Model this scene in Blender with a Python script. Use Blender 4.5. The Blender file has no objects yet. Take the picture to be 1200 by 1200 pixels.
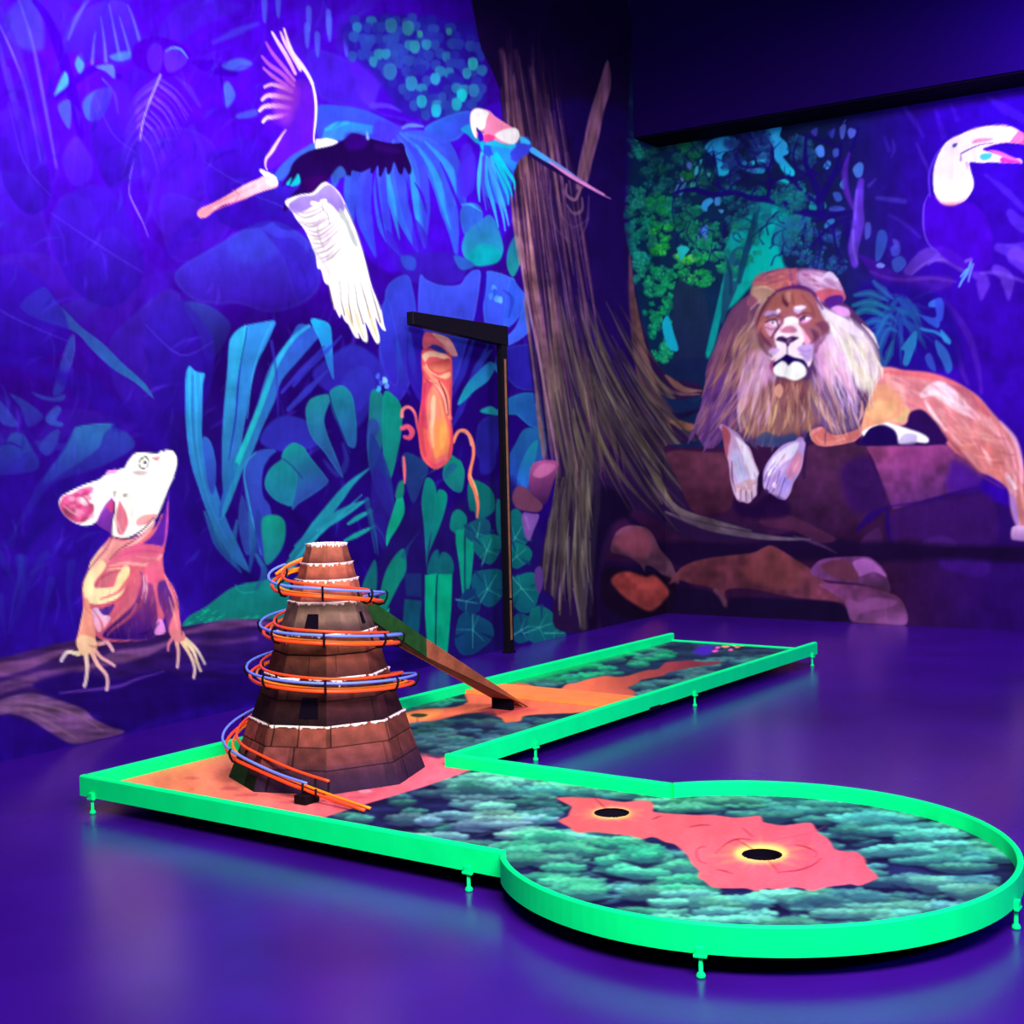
# ---------------------------------------------------------------- mural painter
# The murals are paintings on the two walls.  They are brushed here stroke by
# stroke into an array and stored as paint colours on the wall meshes.
import numpy as np, math, random
OX = OY = 300
CW, CH = 1900, 1400
IMG = np.zeros((CH, CW, 3), np.float32)
LAB = np.zeros((CH, CW), np.uint8)
R = np.random.default_rng(7)
random.seed(7)

def vnoise(w, h, sx, sy, rng):
    gw, gh = int(w/sx)+3, int(h/sy)+3
    g = rng.random((gh, gw)).astype(np.float32)
    x = np.arange(w)/sx; y = np.arange(h)/sy
    xi = x.astype(int); yi = y.astype(int)
    fx = x-xi; fy = y-yi
    fx = fx*fx*(3-2*fx); fy = fy*fy*(3-2*fy)
    a = g[yi][:, xi]; b = g[yi][:, xi+1]; c = g[yi+1][:, xi]; d = g[yi+1][:, xi+1]
    fx = fx[None, :]; fy = fy[:, None]
    return ((a*(1-fx)+b*fx)*(1-fy)+(c*(1-fx)+d*fx)*fy).astype(np.float32)-.5
NA = vnoise(CW, CH, 7, 7, R)*.5+vnoise(CW, CH, 18, 18, R)*.6+vnoise(CW, CH, 45, 45, R)*.7
NV = vnoise(CW, CH, 3, 22, R)*.8+vnoise(CW, CH, 8, 60, R)*.8      # upright brush marks
NH = vnoise(CW, CH, 26, 4, R)*.9+vnoise(CW, CH, 60, 10, R)*.7     # level brush marks
NOI = {'a': NA, 'v': NV, 'h': NH}

def col(c):
    if isinstance(c, str):
        return np.array([int(c[i:i+2], 16)/255 for i in (0, 2, 4)], np.float32)
    return np.array(c, np.float32)

def P(s):
    if isinstance(s, str):
        v = [float(t) for t in s.replace(',', ' ').split()]
        return np.array(v).reshape(-1, 2)
    return np.array(s, float)

def spline(p, n=4, closed=True):
    if n <= 1 or len(p) < 3: return p
    out = []
    N = len(p)
    rng_ = range(N) if closed else range(N-1)
    for i in rng_:
        if closed: a, b, c, d = p[i-1], p[i], p[(i+1) % N], p[(i+2) % N]
        else: a, b, c, d = p[max(i-1, 0)], p[i], p[i+1], p[min(i+2, N-1)]
        for k in range(n):
            t = k/n
            out.append(.5*((2*b)+(-a+c)*t+(2*a-5*b+4*c-d)*t*t+(-a+3*b-3*c+d)*t**3))
    if not closed: out.append(p[-1])
    return np.array(out)

def box(p, m):
    x0 = int(max(np.floor(p[:, 0].min()-m)+OX, 0)); x1 = int(min(np.ceil(p[:, 0].max()+m)+OX+1, CW))
    y0 = int(max(np.floor(p[:, 1].min()-m)+OY, 0)); y1 = int(min(np.ceil(p[:, 1].max()+m)+OY+1, CH))
    return x0, x1, y0, y1

CLIP = [None]; EK = [.5]
def blend(sl, cov, c, lab=None):
    if CLIP[0] is not None: cov = cov*(LAB[sl] == CLIP[0])
    IMG[sl] += (c-IMG[sl])*cov[..., None]
    if lab is not None: LAB[sl][cov > .5] = lab

def F(pts, c, c2=None, ax=None, a=1., s=1.2, n=4, tx=0., tn='a', e=None, ew=6., lab=None):
    """fill a smooth outline; c to c2 along ax; e = colour near its edge"""
    p = spline(P(pts), n)
    x0, x1, y0, y1 = box(p, s+1)
    if x1 <= x0 or y1 <= y0: return
    X, Y = np.meshgrid(np.arange(x0, x1, dtype=np.float32)-OX, np.arange(y0, y1, dtype=np.float32)-OY)
    D = np.full(X.shape, 1e9, np.float32); ins = np.zeros(X.shape, bool)
    q = np.roll(p, -1, 0)
    for (ax_, ay), (bx, by) in zip(p, q):
        dx, dy = bx-ax_, by-ay; L = dx*dx+dy*dy
        if L < 1e-9: continue
        t = np.clip(((X-ax_)*dx+(Y-ay)*dy)/L, 0, 1)
        D = np.minimum(D, (X-ax_-t*dx)**2+(Y-ay-t*dy)**2)
        if ay != by:
            ins ^= ((Y >= min(ay, by)) & (Y < max(ay, by)) & (X < ax_+(Y-ay)*dx/dy))
    D = np.sqrt(D); D = np.where(ins, D, -D)
    cov = np.clip(D/s+.5, 0, 1)*a
    C = np.empty(X.shape+(3,), np.float32); C[:] = col(c)
    if c2 is not None:
        if ax is None: ax = (0, p[:, 1].min(), 0, p[:, 1].max())
        gx, gy = ax[2]-ax[0], ax[3]-ax[1]
        t = np.clip(((X-ax[0])*gx+(Y-ax[1])*gy)/(gx*gx+gy*gy), 0, 1)[..., None]
        C = C*(1-t)+col(c2)*t
    if e is not None:
        t = np.clip(1-D/ew, 0, 1)[..., None]*EK[0]
        C = C*(1-t)+col(e)*t
    if tx: C = C*(1+tx*2*NOI[tn][y0:y1, x0:x1, None])
    blend((slice(y0, y1), slice(x0, x1)), cov, np.clip(C, 0, 1), lab)

def S(pts, w, c, c2=None, a=1., s=1.2, n=4, side=None, rib=None, prof=None, tx=0., tn='a', lab=None):
    """brush stroke; w = width or (w0, w1); prof 'leaf' swells in the middle; side = colour of its right half"""
    p = spline(P(pts), n, False)
    if np.isscalar(w): w = (w, w)
    m = max(w)/2+s+1
    x0, x1, y0, y1 = box(p, m)
    if x1 <= x0 or y1 <= y0: return
    X, Y = np.meshgrid(np.arange(x0, x1, dtype=np.float32)-OX, np.arange(y0, y1, dtype=np.float32)-OY)
    seg = np.hypot(*(p[1:]-p[:-1]).T); cum = np.concatenate([[0], np.cumsum(seg)]); T = cum[-1] or 1
    best = np.full(X.shape, -1e9, np.float32); bt = np.zeros(X.shape, np.float32); bs = np.zeros(X.shape, np.float32)
    for i in range(len(p)-1):
        ax_, ay = p[i]; dx, dy = p[i+1]-p[i]; L = dx*dx+dy*dy
        if L < 1e-9: continue
        t = np.clip(((X-ax_)*dx+(Y-ay)*dy)/L, 0, 1)
        u = (cum[i]+t*seg[i])/T
        d = np.hypot(X-ax_-t*dx, Y-ay-t*dy)
        if prof == 'leaf': r = w[0]/2*np.maximum(np.sin(np.pi*np.clip(u, 0, 1)**.8), 0)**.75
        elif prof == 'tip': r = w[0]/2*np.sqrt(np.clip(1-u, 0, 1))*(.45+.55*np.clip(u*5, 0, 1))
        elif len(w) > 2: r = np.interp(u, np.linspace(0, 1, len(w)), w)/2
        else: r = (w[0]+(w[1]-w[0])*u)/2
        v = r-d
        k = v > best
        best = np.where(k, v, best); bt = np.where(k, u, bt)
        if side is not None or rib is not None:
            sg = ((X-ax_)*dy-(Y-ay)*dx)/math.sqrt(L)
            bs = np.where(k, sg, bs)
    cov = np.clip(best/s+.5, 0, 1)*a
    C = np.empty(X.shape+(3,), np.float32); C[:] = col(c)
    if c2 is not None:
        t = bt[..., None]; C = C*(1-t)+col(c2)*t
    if side is not None:
        t = np.clip(bs/1.6+.5, 0, 1)[..., None]*.85
        C = C*(1-t)+col(side)*t
    if rib is not None:
        t = np.clip(1.3-np.abs(bs), 0, 1)[..., None]*.8
        C = C*(1-t)+col(rib)*t
    if tx: C = C*(1+tx*2*NOI[tn][y0:y1, x0:x1, None])
    blend((slice(y0, y1), slice(x0, x1)), cov, np.clip(C, 0, 1), lab)

def inside(poly, x, y):
    r = False
    for i in range(len(poly)):
        ax_, ay = poly[i-1]; bx, by = poly[i]
        if (ay > y) != (by > y) and x < ax_+(y-ay)*(bx-ax_)/(by-ay): r = not r
    return r

def scatter(region, k, fn, seed=1):
    p = P(region); rg = random.Random(seed)
    x0, y0 = p.min(0); x1, y1 = p.max(0); out = []
    while len(out) < k:
        x, y = rg.uniform(x0, x1), rg.uniform(y0, y1)
        if inside(p, x, y): out.append((x, y))
    out.sort(key=lambda q: q[1])
    for x, y in out: fn(x, y, rg)

def mixc(a, b, t): return col(a)*(1-t)+col(b)*t

def blob(x, y, rx, ry, c, rg=random, k=7, j=.25, **kw):
    a0 = rg.uniform(0, 6.28)
    pts = []
    for i in range(k):
        a = a0+i*6.2832/k; m = 1+rg.uniform(-j, j)
        pts.append((x+rx*m*math.cos(a), y+ry*m*math.sin(a)))
    F(pts, c, **kw)

def hairs(region, k, flow, ln, w, cols, seed=3, a=.8, s=1.8, lab=None, bend=.25):
    """short tapered strokes inside a region; flow(x,y) gives the direction in degrees (0 right, 90 down)"""
    def one(x, y, rg):
        an = math.radians(flow(x, y)+rg.uniform(-9, 9)); L = ln*rg.uniform(.6, 1.3); b = rg.uniform(-bend, bend)
        x1, y1 = x+L*.5*math.cos(an), y+L*.5*math.sin(an)
        x2, y2 = x1+L*.5*math.cos(an+b), y1+L*.5*math.sin(an+b)
        S([(x, y), (x1, y1), (x2, y2)], (w*.25, w*rg.uniform(.7, 1.3), w*.7, .3), cols[rg.randrange(len(cols))], a=a*rg.uniform(.45, 1), s=s, n=2, lab=lab)
    scatter(region, k, one, seed)

def soften(x0, y0, x1, y1, n=1):
    """a drier, softer brush: neighbouring paint is worked together inside a box"""
    sl = (slice(y0+OY, y1+OY), slice(x0+OX, x1+OX)); A = IMG[sl].copy()
    for _ in range(n):
        B = A.copy(); B[1:-1] = (A[:-2]+2*A[1:-1]+A[2:])/4
        A = B.copy(); A[:, 1:-1] = (B[:, :-2]+2*B[:, 1:-1]+B[:, 2:])/4
    IMG[sl] = A
# ------------------------------------------------ the jungle on the left wall
L_BIRD, L_PARROT, L_LIZARD, L_PITCHER, L_TREE, L_LOG, L_LION, L_TOUCAN, L_ROCK = range(1, 10)
yy = (np.arange(CH)-OY)[:, None]; xx = (np.arange(CW)-OX)[None, :]
t = np.clip((yy-100)/560., 0, 1)[..., None]*np.ones_like(xx)[..., None]
IMG[:] = col('4a06dc')*(1-t)+col('240a7c')*t  # violet lamp glow high up and its falloff below, painted into the ground
t = np.clip((xx-350)/350., 0, 1)[..., None]*np.ones_like(yy)[..., None]
IMG[:] = IMG*(1-t)+col('260672')*t  # weaker light towards the corner, painted in as well
IMG *= (1+.16*NA[..., None]+.08*NV[..., None])

# vague big leaves far back, also where the wall runs on out of the picture
rg = random.Random(4)
for i in range(150):
    x, y = rg.uniform(-280, 420), rg.uniform(-280, 820)
    L = rg.uniform(50, 130); a = rg.uniform(-2.6, -.5)
    c = ['3f22d6', '4a18ea', '3d30c4', '3310b0', '4a2ae0'][rg.randrange(5)]
    S([(x, y), (x+L*.5*math.cos(a), y+L*.5*math.sin(a)), (x+L*math.cos(a+.4), y+L*math.sin(a+.4))], (rg.uniform(18, 44), 3),
      c, a=.28, s=5, prof='leaf', n=3)
for i in range(40):
    x, y = rg.uniform(-290, -20), rg.uniform(-200, 820)
    L = rg.uniform(70, 170); a = rg.uniform(-2.3, -.8)
    S([(x, y), (x+L*.5*math.cos(a), y+L*.5*math.sin(a)), (x+L*math.cos(a+.5), y+L*math.sin(a+.5))], (rg.uniform(8, 20), 2),
      ['2f7cc0', '3a50d8', '2a8ab0', '4a3ae0'][rg.randrange(4)], '3018a8', a=.6, s=2, prof='leaf', n=3)

# upper left: stems and hanging fronds
F("5,25 22,0 45,0 52,50 40,60 15,50", '4a50d8', s=6, a=.6)
for s_, w_, c_, a_ in [("0,30 18,70 32,110 48,190", 3, '8478ff', .8), ("22,0 38,50 52,120 66,196", 4, '6a5cf4', .7),
    ("0,10 20,60 36,120 52,188", 9, '4a20d8', .7), ("40,0 60,30 80,90 95,160", 13, '3c00c0', .9), ("66,116 90,94 116,78 140,90", 8, '3a00bc', .9),
    ("95,160 92,200 85,235", 8, '3c00c0', .6), ("10,80 25,150 40,240", 5, '5a3cec', .5), ("100,0 88,30 75,50", 5, '5a50ea', .6),
    ("-20,0 0,60 20,140", 6, '5a40ea', .6), ("120,92 134,110 138,132", 3, '6a80f4', .6)]:
    S(s_, (w_*.5, w_, w_, w_*.6), c_, a=a_, s=2.5)
for s_, c_ in [("88,74 95,62 99,76 93,86", '4aa0f0'), ("64,110 76,84 80,98 68,109", '4ac0e8'), ("97,120 112,106 131,104 126,126 116,140 102,140", '4068dc'),
    ("68,124 82,118 82,150 74,142", '4a5ee2'), ("112,78 132,76 134,92 124,84", '5a7cf2')]:
    F(s_, c_, a=.85, s=2)
F("75,60 78,30 100,10 130,0 152,8 166,44 170,48 172,60 155,66 140,64 128,70 112,68 100,74 88,62", '4c2ae6', '3c10cc', s=3, a=.8)
for s_ in ["108,74 110,50 112,38", "124,72 122,46 118,20", "140,66 134,36 128,6", "164,50 158,28 150,6", "152,62 146,40 140,20"]:
    S(s_, (4, 1), '6a74f4', a=.7, s=2)
S("80,46 90,20 104,0", (2, 5, 2), '6a80f4', a=.5, s=2)
F("128,66 148,60 156,66 140,72", '4a86ee', a=.8, s=2)
F("155,72 158,52 176,44 200,46 222,60 218,78 196,90 176,86", '4600c6', s=3)
F("172,66 180,52 190,56 188,82 178,84", '5216da', s=2.5); F("192,60 208,56 220,68 212,80 196,84", '5420dc', s=2.5)
S("195,60 202,56 212,58 220,68", (1, 3, 1), '5a9cf8', a=.9)
F("225,72 250,70 276,82 274,90 240,84", '3c00ba', s=3)
F("260,76 280,68 296,74 284,82 268,82", '4a70ea', s=3, a=.8)
F("262,100 268,96 276,112 266,126 262,116", '4a80ea', s=2.5, a=.75)
F("278,134 300,128 300,136 280,139", '4a6cec', s=2.5, a=.7)
S("250,50 280,36 302,28", (3, 9, 4), '4a44ee', a=.7, s=4)
for i, (bx, by) in enumerate([(186, 92), (184, 98), (181, 105), (179, 112), (176, 119), (173, 127), (170, 134), (168, 142), (166, 150), (165, 158)]):
    for sx in (-1, 1):
        L = 46-i*2.2
        S([(bx, by), (bx+sx*L*.45, by+14), (bx+sx*L*.85, by+38+i)], (4, .5), ['5c34f0', '6642f6', '4a1ee0'][i % 3], a=.75, s=1.6)
        if i % 2: S([(bx+sx*4, by+4), (bx+sx*L*.5, by+20), (bx+sx*L*.8, by+42+i)], (1.4, .4), '8068ff', a=.6, s=1.2)
S("188,88 184,98 178,112 172,128 167,145 164,165", (2.6, 1.4), '9a86ff', a=.95, s=1)
S("157,186 154,200 152,210", (1.2, 2), '7a64ff', a=.8)
S("152,212 152,228 160,246 168,262 174,278", (1, 2.4, .8), '8a74ff', a=.85)
S("206,90 220,102 234,124", (1, 7, 3), '5a30ee', a=.6, s=3)
S("258,84 262,110 264,132", (2, 1), '3400a4', a=.9)
for s_ in ["170,200 178,220 174,252", "182,212 178,240 170,262", "225,150 240,190 236,230"]:
    S(s_, (8, 3), '5430e6', a=.35, s=4)
for s_, c_, c2_ in [("-40,206 10,202 44,212 50,250 52,300 -40,300", '4826de', '3a10c0'), ("60,262 72,232 88,228 108,240 112,262 100,300 70,310 58,290", '4828de', '3a12c0'),
    ("100,308 112,280 132,266 152,284 162,310 140,330 110,330", '4a30de', '3a14bc'), ("74,184 88,160 100,174 108,190 104,210 90,218 78,204", '5232e8', '4418d2'),
    ("168,160 210,150 250,170 262,230 230,280 190,270 170,220", '4a14da', '4410d0'), ("190,230 240,240 270,260 240,300 200,300", '4420d0', '3a12b8')]:
    F(s_, c_, c2_, s=5, a=.55, e='5a44f0', ew=3)
F("205,320 250,290 300,262 332,262 368,290 374,330 360,352 320,366 280,356 250,356 222,348", '3a44d8', '3a1cbe', s=3, e='4656e4', ew=4)
F("270,282 300,270 326,280 320,300 290,310 268,300", '3a5ce0', a=.4, s=10)
F("300,262 322,276 348,280 372,310 374,330 362,350 350,356 340,330 330,300", '3522c4', s=3, a=.7, e='4a50e4', ew=3)
for s_, c_, c2_ in [("-30,330 0,300 60,300 80,340 40,372 -30,376", '4420cc', '3a12b4'), ("110,300 152,304 160,350 140,392 120,400 100,350", '4424d0', '3812b4'),
    ("128,400 160,366 200,338 224,372 222,400 205,420 200,460 180,500 150,480 130,440", '3c34cc', '3214ac'), ("196,432 232,412 240,440 256,488 238,506 200,500", '3c30cc', '3018a8'),
    ("-30,370 20,366 74,356 118,342 126,350 100,372 60,392 60,410 20,400 -20,410", '3a2cc8', '3418b0')]:
    F(s_, c_, c2_, s=3, a=.7)
F("216,356 240,356 262,370 270,386 252,418 242,420 232,390", '3458c0', '2a5cb4', s=3, a=.9, e='3a6cc8', ew=3)
F("24,358 34,346 50,337 58,342 68,356 80,368 96,384 120,402 142,424 160,440 172,452 180,466 176,464 158,448 132,432 108,410 92,392 76,384 50,376 30,366", '3460c2', '2a9cc4', ax=(24, 350, 180, 466), s=1.4, e='3e8cd8', ew=1.5)
F("85,392 87,404 82,430 74,458 62,462 70,430 78,404", '3264be', '2c3cb4', s=1.5)
S("87,392 87,410 83,428", (1, 1.5), '4a8ce0', a=.8)
for s_, c_, c2_ in [("12,462 30,470 50,486 46,494 32,500 26,480", '2c58b4', '3030b0'), ("38,460 60,466 76,462 72,470 50,468", '3058bc', None), ("54,488 66,476 72,480 66,492 74,496 70,500 56,496", '3468c4', None),
    ("0,464 12,472 24,490 18,500 0,494", '3050b8', None), ("0,522 14,508 28,510 36,524 46,540 40,552 10,556 -40,560 -40,520", '2c62b4', '2a3cb0'),
    ("46,524 58,508 70,504 64,526 54,534", '3050b6', None)]:
    F(s_, c_, c2_, s=2, a=.85)
S("0,462 16,482 28,500 44,530", (9, 6), '2c0a98', a=.8, s=2)
S("0,522 12,519 24,524", (3, 2), '2c0a98', a=.8)
F("88,502 104,498 130,496 134,500 150,508 158,520 150,530 120,546 90,556 60,568 40,596 20,620 16,640 6,640 24,606 44,568 58,550 74,526", '2c4ab0', '281c94', s=2.5)
F("88,502 104,498 132,497 122,508 116,524 96,540 74,554 60,564 50,566 58,550 74,530 84,512", '2e7cba', '2a4cb0', ax=(90, 500, 60, 600), s=1.5)
F("92,508 112,504 104,516 100,522 90,526 96,514", '2870b0', s=3, a=.6)
S("88,502 108,498 134,497", (1, 1.6), '3c9cd0', a=.9)
for s_ in ["22,655 26,690 12,742", "28,655 24,700 14,730", "54,650 40,670 28,700 20,730", "0,650 20,690", "60,680 50,720 46,750", "0,700 6,750", "84,660 80,700 88,740"]:
    S(s_, (10, 1.5), '2a48ac', '281c94', a=.6, s=2.5)
S("24,652 24,672 16,704 10,742", (6, 2), '2e60b8', '2a2ca0', a=.8, s=2)
S("250,630 244,655 240,686", (5, 3), '3434b4', a=.7, s=2)

F("190,500 230,400 330,360 430,390 470,440 640,420 660,600 660,770 420,800 250,740 180,640", '1c0664', s=60, a=.75)
F("-100,560 100,540 220,580 240,720 60,760 -100,780", '280a94', s=60, a=.6)
# the middle band on the left is darkened, green most of all
g = np.exp(-((yy-400)/150.)**2)*np.clip((520-xx)/200., 0, 1)
IMG *= 1-g[..., None]*np.array([.18, .45, .24])
for s_, c_ in [("60,250 110,216 150,250 168,320 130,360 80,330", '3a14c4'), ("-60,320 10,310 60,340 80,400 20,430 -60,410", '300cb0'), ("240,190 290,160 330,210 320,260 260,262", '3c0cc8'), ("170,380 210,352 250,400 240,470 190,480", '2c16a0'),
    ("300,230 345,215 360,260 330,268", '3020b8'), ("110,110 150,100 160,180 130,220 108,170", '4a14dc'), ("10,120 40,150 60,230 30,250 0,200", '4818d8')]:
    F(s_, c_, '200884', s=3, a=.6, n=4)
    q = P(s_); m_ = q.mean(0)
    S([q[0], m_, q[len(q)//2]], (1, 2, 1), '5a44e8', a=.35, s=1.6)
rg = random.Random(91)
for i in range(900):
    x, y = rg.uniform(-200, 640), rg.uniform(-60, 720)
    L = rg.uniform(12, 46); a = rg.choice([1.2, 1.45, 1.7, 1.9, -.7])+rg.uniform(-.25, .25)
    S([(x, y), (x+L*.5*math.cos(a), y+L*.5*math.sin(a)), (x+L*math.cos(a+.2), y+L*math.sin(a+.2))], (.6, rg.uniform(1.5, 6), .5),
      ['5c38f0', '1c0880', '240a94', '3c50d8', '4a2ce0', '18066c'][rg.randrange(6)], a=rg.uniform(.08, .3), s=2.4, n=2)
for s_, w_, c_ in [("30,640 60,590 90,560", 30, '1c0a70'), ("130,470 180,500 210,560", 40, '220a84'), ("60,440 110,460 140,500", 30, '240a8c'), ("196,300 220,270 270,250", 24, '2c08a0'), ("0,420 40,430 80,440", 20, '280a94'), ("200,500 215,560 235,640", 24, '1c0868'),
    ("256,480 258,540 250,600", 14, '1c0868'), ("330,420 325,480 312,520", 12, '1c0868'), ("400,560 420,540 430,500", 26, '1a0660'), ("280,660 310,690 340,660", 20, '160650'), ("340,600 380,640 420,660", 24, '160650'), ("430,400 448,440 452,480", 14, '20087c')]:
    S(s_, (w_*.3, w_, w_*.3), c_, a=.6, s=8)
# blue hanging leaves between the two birds
F("370,190 372,130 400,124 440,132 470,146 500,150 540,140 580,120 600,128 600,150 606,180 600,260 560,300 470,320 430,300 410,260", '4008d0', s=5, a=.8)
F("360,60 400,66 430,84 450,110 440,130 400,124 372,110", '4222d4', s=4, a=.7, e='4c36de', ew=6)
F("412,70 448,64 452,92 436,124 420,110", '4a10dc', '4a26dc', s=3, a=.9)
F("446,100 470,104 488,130 494,146 470,140 440,130", '3c06bc', s=3, e='4a2ade', ew=4)
S("436,124 454,124 470,130", (7, 3), '5438ee', a=.8, s=2)
for (x, y) in [(310, 10), (326, 4), (362, 20), (385, 24), (360, 40), (386, 32), (372, 50), (406, 50), (416, 40)]:
    F([(x-3, y-12), (x+3, y-10), (x+2, y+14), (x-1, y+16), (x-3, y+4)], '5468f4', s=2, a=.75)
rg = random.Random(11)
F("402,30 440,18 500,20 560,30 566,60 568,130 540,140 505,140 470,130 440,90 410,62", '26169c', s=6, a=.85)
cells = []
for j in range(12):
    for i in range(17):
        x = 404+i*10+(j % 2)*5+rg.uniform(-2, 2); y = 24+j*10+rg.uniform(-3, 3)
        if not inside(P("402,26 450,18 505,22 560,34 566,60 566,120 560,132 520,142 500,138 480,128 462,98 440,74 410,66"), x, y): continue
        b = rg.random(); bl = max(0, 1-abs(y-100)/90)
        c = mixc('2620a4', '2c5cb0', b*.8) if rg.random() < .86 else mixc('2a70b0', '2c90b4', b)
        if rg.random() < .18: continue
        rx = 5.0+rg.random()*2.2
        F([(x-rx*.6, y-5.5), (x+rx*.6, y-5.5), (x+rx, y), (x+rx*.3, y+6.5), (x-rx*.7, y+4.5), (x-rx, y-1)], c, s=1.6, a=.9)
for x, y, r_, c in [(478, 33, 8, '2e7c9c'), (458, 30, 8, '2a6a9a'), (526, 37, 4, '3090a0'), (486, 55, 7, '2e90b0'), (554, 75, 7, '2cacbc'), (541, 112, 7, '16c0c8'), (494, 119, 7, '2498c0'),
    (511, 130, 7, '20a0c4'), (482, 98, 8, '2c80bc'), (510, 92, 6, '2c90c0'), (547, 86, 6, '2c88b4'), (555, 106, 7, '2c74b0'), (535, 122, 7, '22a0bc'), (457, 84, 9, '2e66b4'), (492, 40, 4, '2c9090')]:
    F([(x-r_*.6, y-r_*.9), (x+r_*.5, y-r_), (x+r_*.9, y), (x+r_*.4, y+r_), (x-r_*.5, y+r_*.9), (x-r_*.8, y)], c, s=1.4, e=mixc(c, 'ffffff', .15), ew=1.5)
F("370,126 400,124 430,130 456,142 470,152 462,160 440,164 410,158 386,168 372,160", '3452da', '3a3cd8', s=2)
F("378,158 384,148 400,142 430,146 452,150 430,158 410,162 392,166 378,166", '2a86d8', '3a70e4', s=2)
S("382,152 396,146 408,144", (3, 6, 3), '30acdc', a=.8, s=2)
S("390,150 404,140", 2, '3a40c8', a=.5)
F("440,142 470,148 500,156 490,172 470,176 440,172", '4030da', s=3, a=.9)
F("498,150 510,142 530,134 552,130 552,142 540,160 528,166 512,168 500,160", '2c62d8', '3444d4', ax=(500, 140, 540, 166), s=1.6, e='3c86e4', ew=3)
S("472,150 480,147 496,148", (3, 5, 2), '5a84f4', a=.9, s=1.6)
for s_, w_, c_, c2_ in [("466,158 476,185 478,215 474,240", 12, '3a40e0', '3a50e0'), ("470,156 500,180 518,216 530,262 535,300", 24, '3a70e8', '2c5cdc'), ("468,160 488,190 494,240 498,290", 22, '3a56e0', '2f70de'),
    ("462,165 462,200 472,250 490,296", 20, '3a62e2', '2f62dc'), ("448,180 446,215 452,270 470,300", 18, '3a50de', '2f60dc'), ("440,180 428,210 426,250 440,300", 20, '3a4cdc', '3048cc'),
    ("430,170 414,200 410,230 414,258", 16, '3468d8', '3350d0'), ("476,156 512,166 532,200 546,250", 22, '3a6ae6', '3438cc')]:
    S(s_, (5, w_, w_*.9, 3), c_, c2_, s=1.5, side=mixc(c_, '3014c0', .35), a=.92)
for s_ in ["488,170 510,205 522,250 528,268", "474,175 484,210 490,262 497,290", "452,190 460,240 468,280", "498,166 528,200 534,240"]:
    S(s_, (2, 9, 1), '2fa0dc', a=.7, s=2)
for s_ in ["486,214 494,228 500,250", "516,190 534,232 540,262", "440,200 444,240 452,280", "476,210 480,230 486,262"]:
    S(s_, (1, 4, 1), '3c0ac8', a=.9, s=1.5)
F("484,260 492,262 506,290 496,310 484,300", '3a12c0', s=2, a=.7); F("452,270 468,285 476,310 460,312", '3a12c0', s=2, a=.7)
for s_, c_ in [("536,200 556,180 556,220 540,230", '3c2cd8'), ("540,176 552,170 556,200 548,230 540,222", '4426dc'), ("470,300 500,296 540,300 540,330 480,330", '3218a8')]:
    F(s_, c_, s=3, a=.8)
F("540,246 548,238 560,240 566,252 560,268 546,276 540,262", '2c58c0', s=1.6, e='3a7cd4', ew=2)
S("541,240 552,240 564,248", (1, 3, 1), '3a98dc', a=.9)
F("541,290 548,270 566,256 574,252 582,262 590,290 584,304 566,310 548,306", '2a66b8', '1c94a8', s=1.6)
F("548,306 552,294 564,286 582,290 588,298 582,308 560,312", '0c9aa8', s=2)
F("596,290 608,270 614,272 612,300 602,324 594,312", '1c5c90', '1c9090', s=1.6)
F("532,300 548,304 556,312 540,316", '2a58b8', s=2)
S("556,258 562,270", 1, '2a40b0', a=.5)
F("470,300 486,302 486,316 474,314", '2a56c0', s=2, a=.7)

# blue fan leaves above the stand
F("450,372 452,340 464,326 478,323 484,340 488,370 486,420 480,450 466,470 450,448 444,410", '3242c8', '3020a8', s=1.6, e='3f5ad8', ew=2)
F("492,324 500,328 516,334 538,334 546,324 554,317 563,318 562,336 556,372 548,400 536,440 520,470 505,470 494,420 490,370", '3a50dc', '2f28ac', s=1.4, e='4f6cec', ew=2)
F("480,380 494,372 500,440 500,480 478,440", '2c18a0', s=2)
F("569,320 582,319 596,324 604,330 598,360 590,384 570,384 566,350", '3a60e4', '3244cc', s=1.4, e='4a7cf0', ew=2)
F("598,328 608,336 618,352 608,372 594,384 590,370", '2f56d8', s=1.4, e='4880ec', ew=1.5)
F("618,348 624,380 612,396 592,406 586,400 604,384", '2f5ce0', '3a58d8', s=1.4, e='4f8cf4', ew=1.5)
S("568,322 566,344 560,372", 5, '2608a0', a=.95, s=1.5)
S("590,340 600,350 596,372", (2, 5, 2), '2438b8', a=.7)
F("452,350 458,360 466,400 466,450 452,440 444,400 444,372", '2f3ec4', '3020ac', s=1.5, e='3c58d4', ew=2)
for s_, c_ in [("466,400 470,440 480,462", '2c50c4'), ("480,390 484,430 490,450", '3448cc'), ("540,390 530,430 522,470", '3646c8'), ("556,396 540,440 524,476", '2f40c0'), ("572,404 556,440 544,460", '3048c0'),
    ("500,400 506,440 508,470", '3a46c8'), ("576,410 560,430 548,456", '3052c4')]:
    S(s_, (3, 9, 2), c_, '2a1c9c', a=.8, s=2)
F("366,440 384,420 410,404 430,410 450,432 440,460 416,484 392,466", '2f30b4', '2c189c', s=4, a=.85)
F("404,440 430,430 440,460 420,500 400,480", '2f38b8', s=4, a=.5)
S("530,500 545,470 552,464", (3, 8, 2), '2c24a0', a=.8)
F("536,474 546,452 560,436 574,424 580,430 572,446 556,458 544,470", '1a90a8', '2468b4', ax=(540, 460, 578, 424), s=1.3, e='1fb0bc', ew=1.5)
F("580,424 596,412 608,410 606,424 594,434 588,440 580,434", '1c7c9c', '246cb0', s=1.3)
F("580,420 600,406 632,408 640,452 610,456 592,440", '241c94', s=2, e='2c64ac', ew=2)
F("562,482 574,476 582,480 586,486 576,486", '1c8c98', s=1.3)
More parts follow.
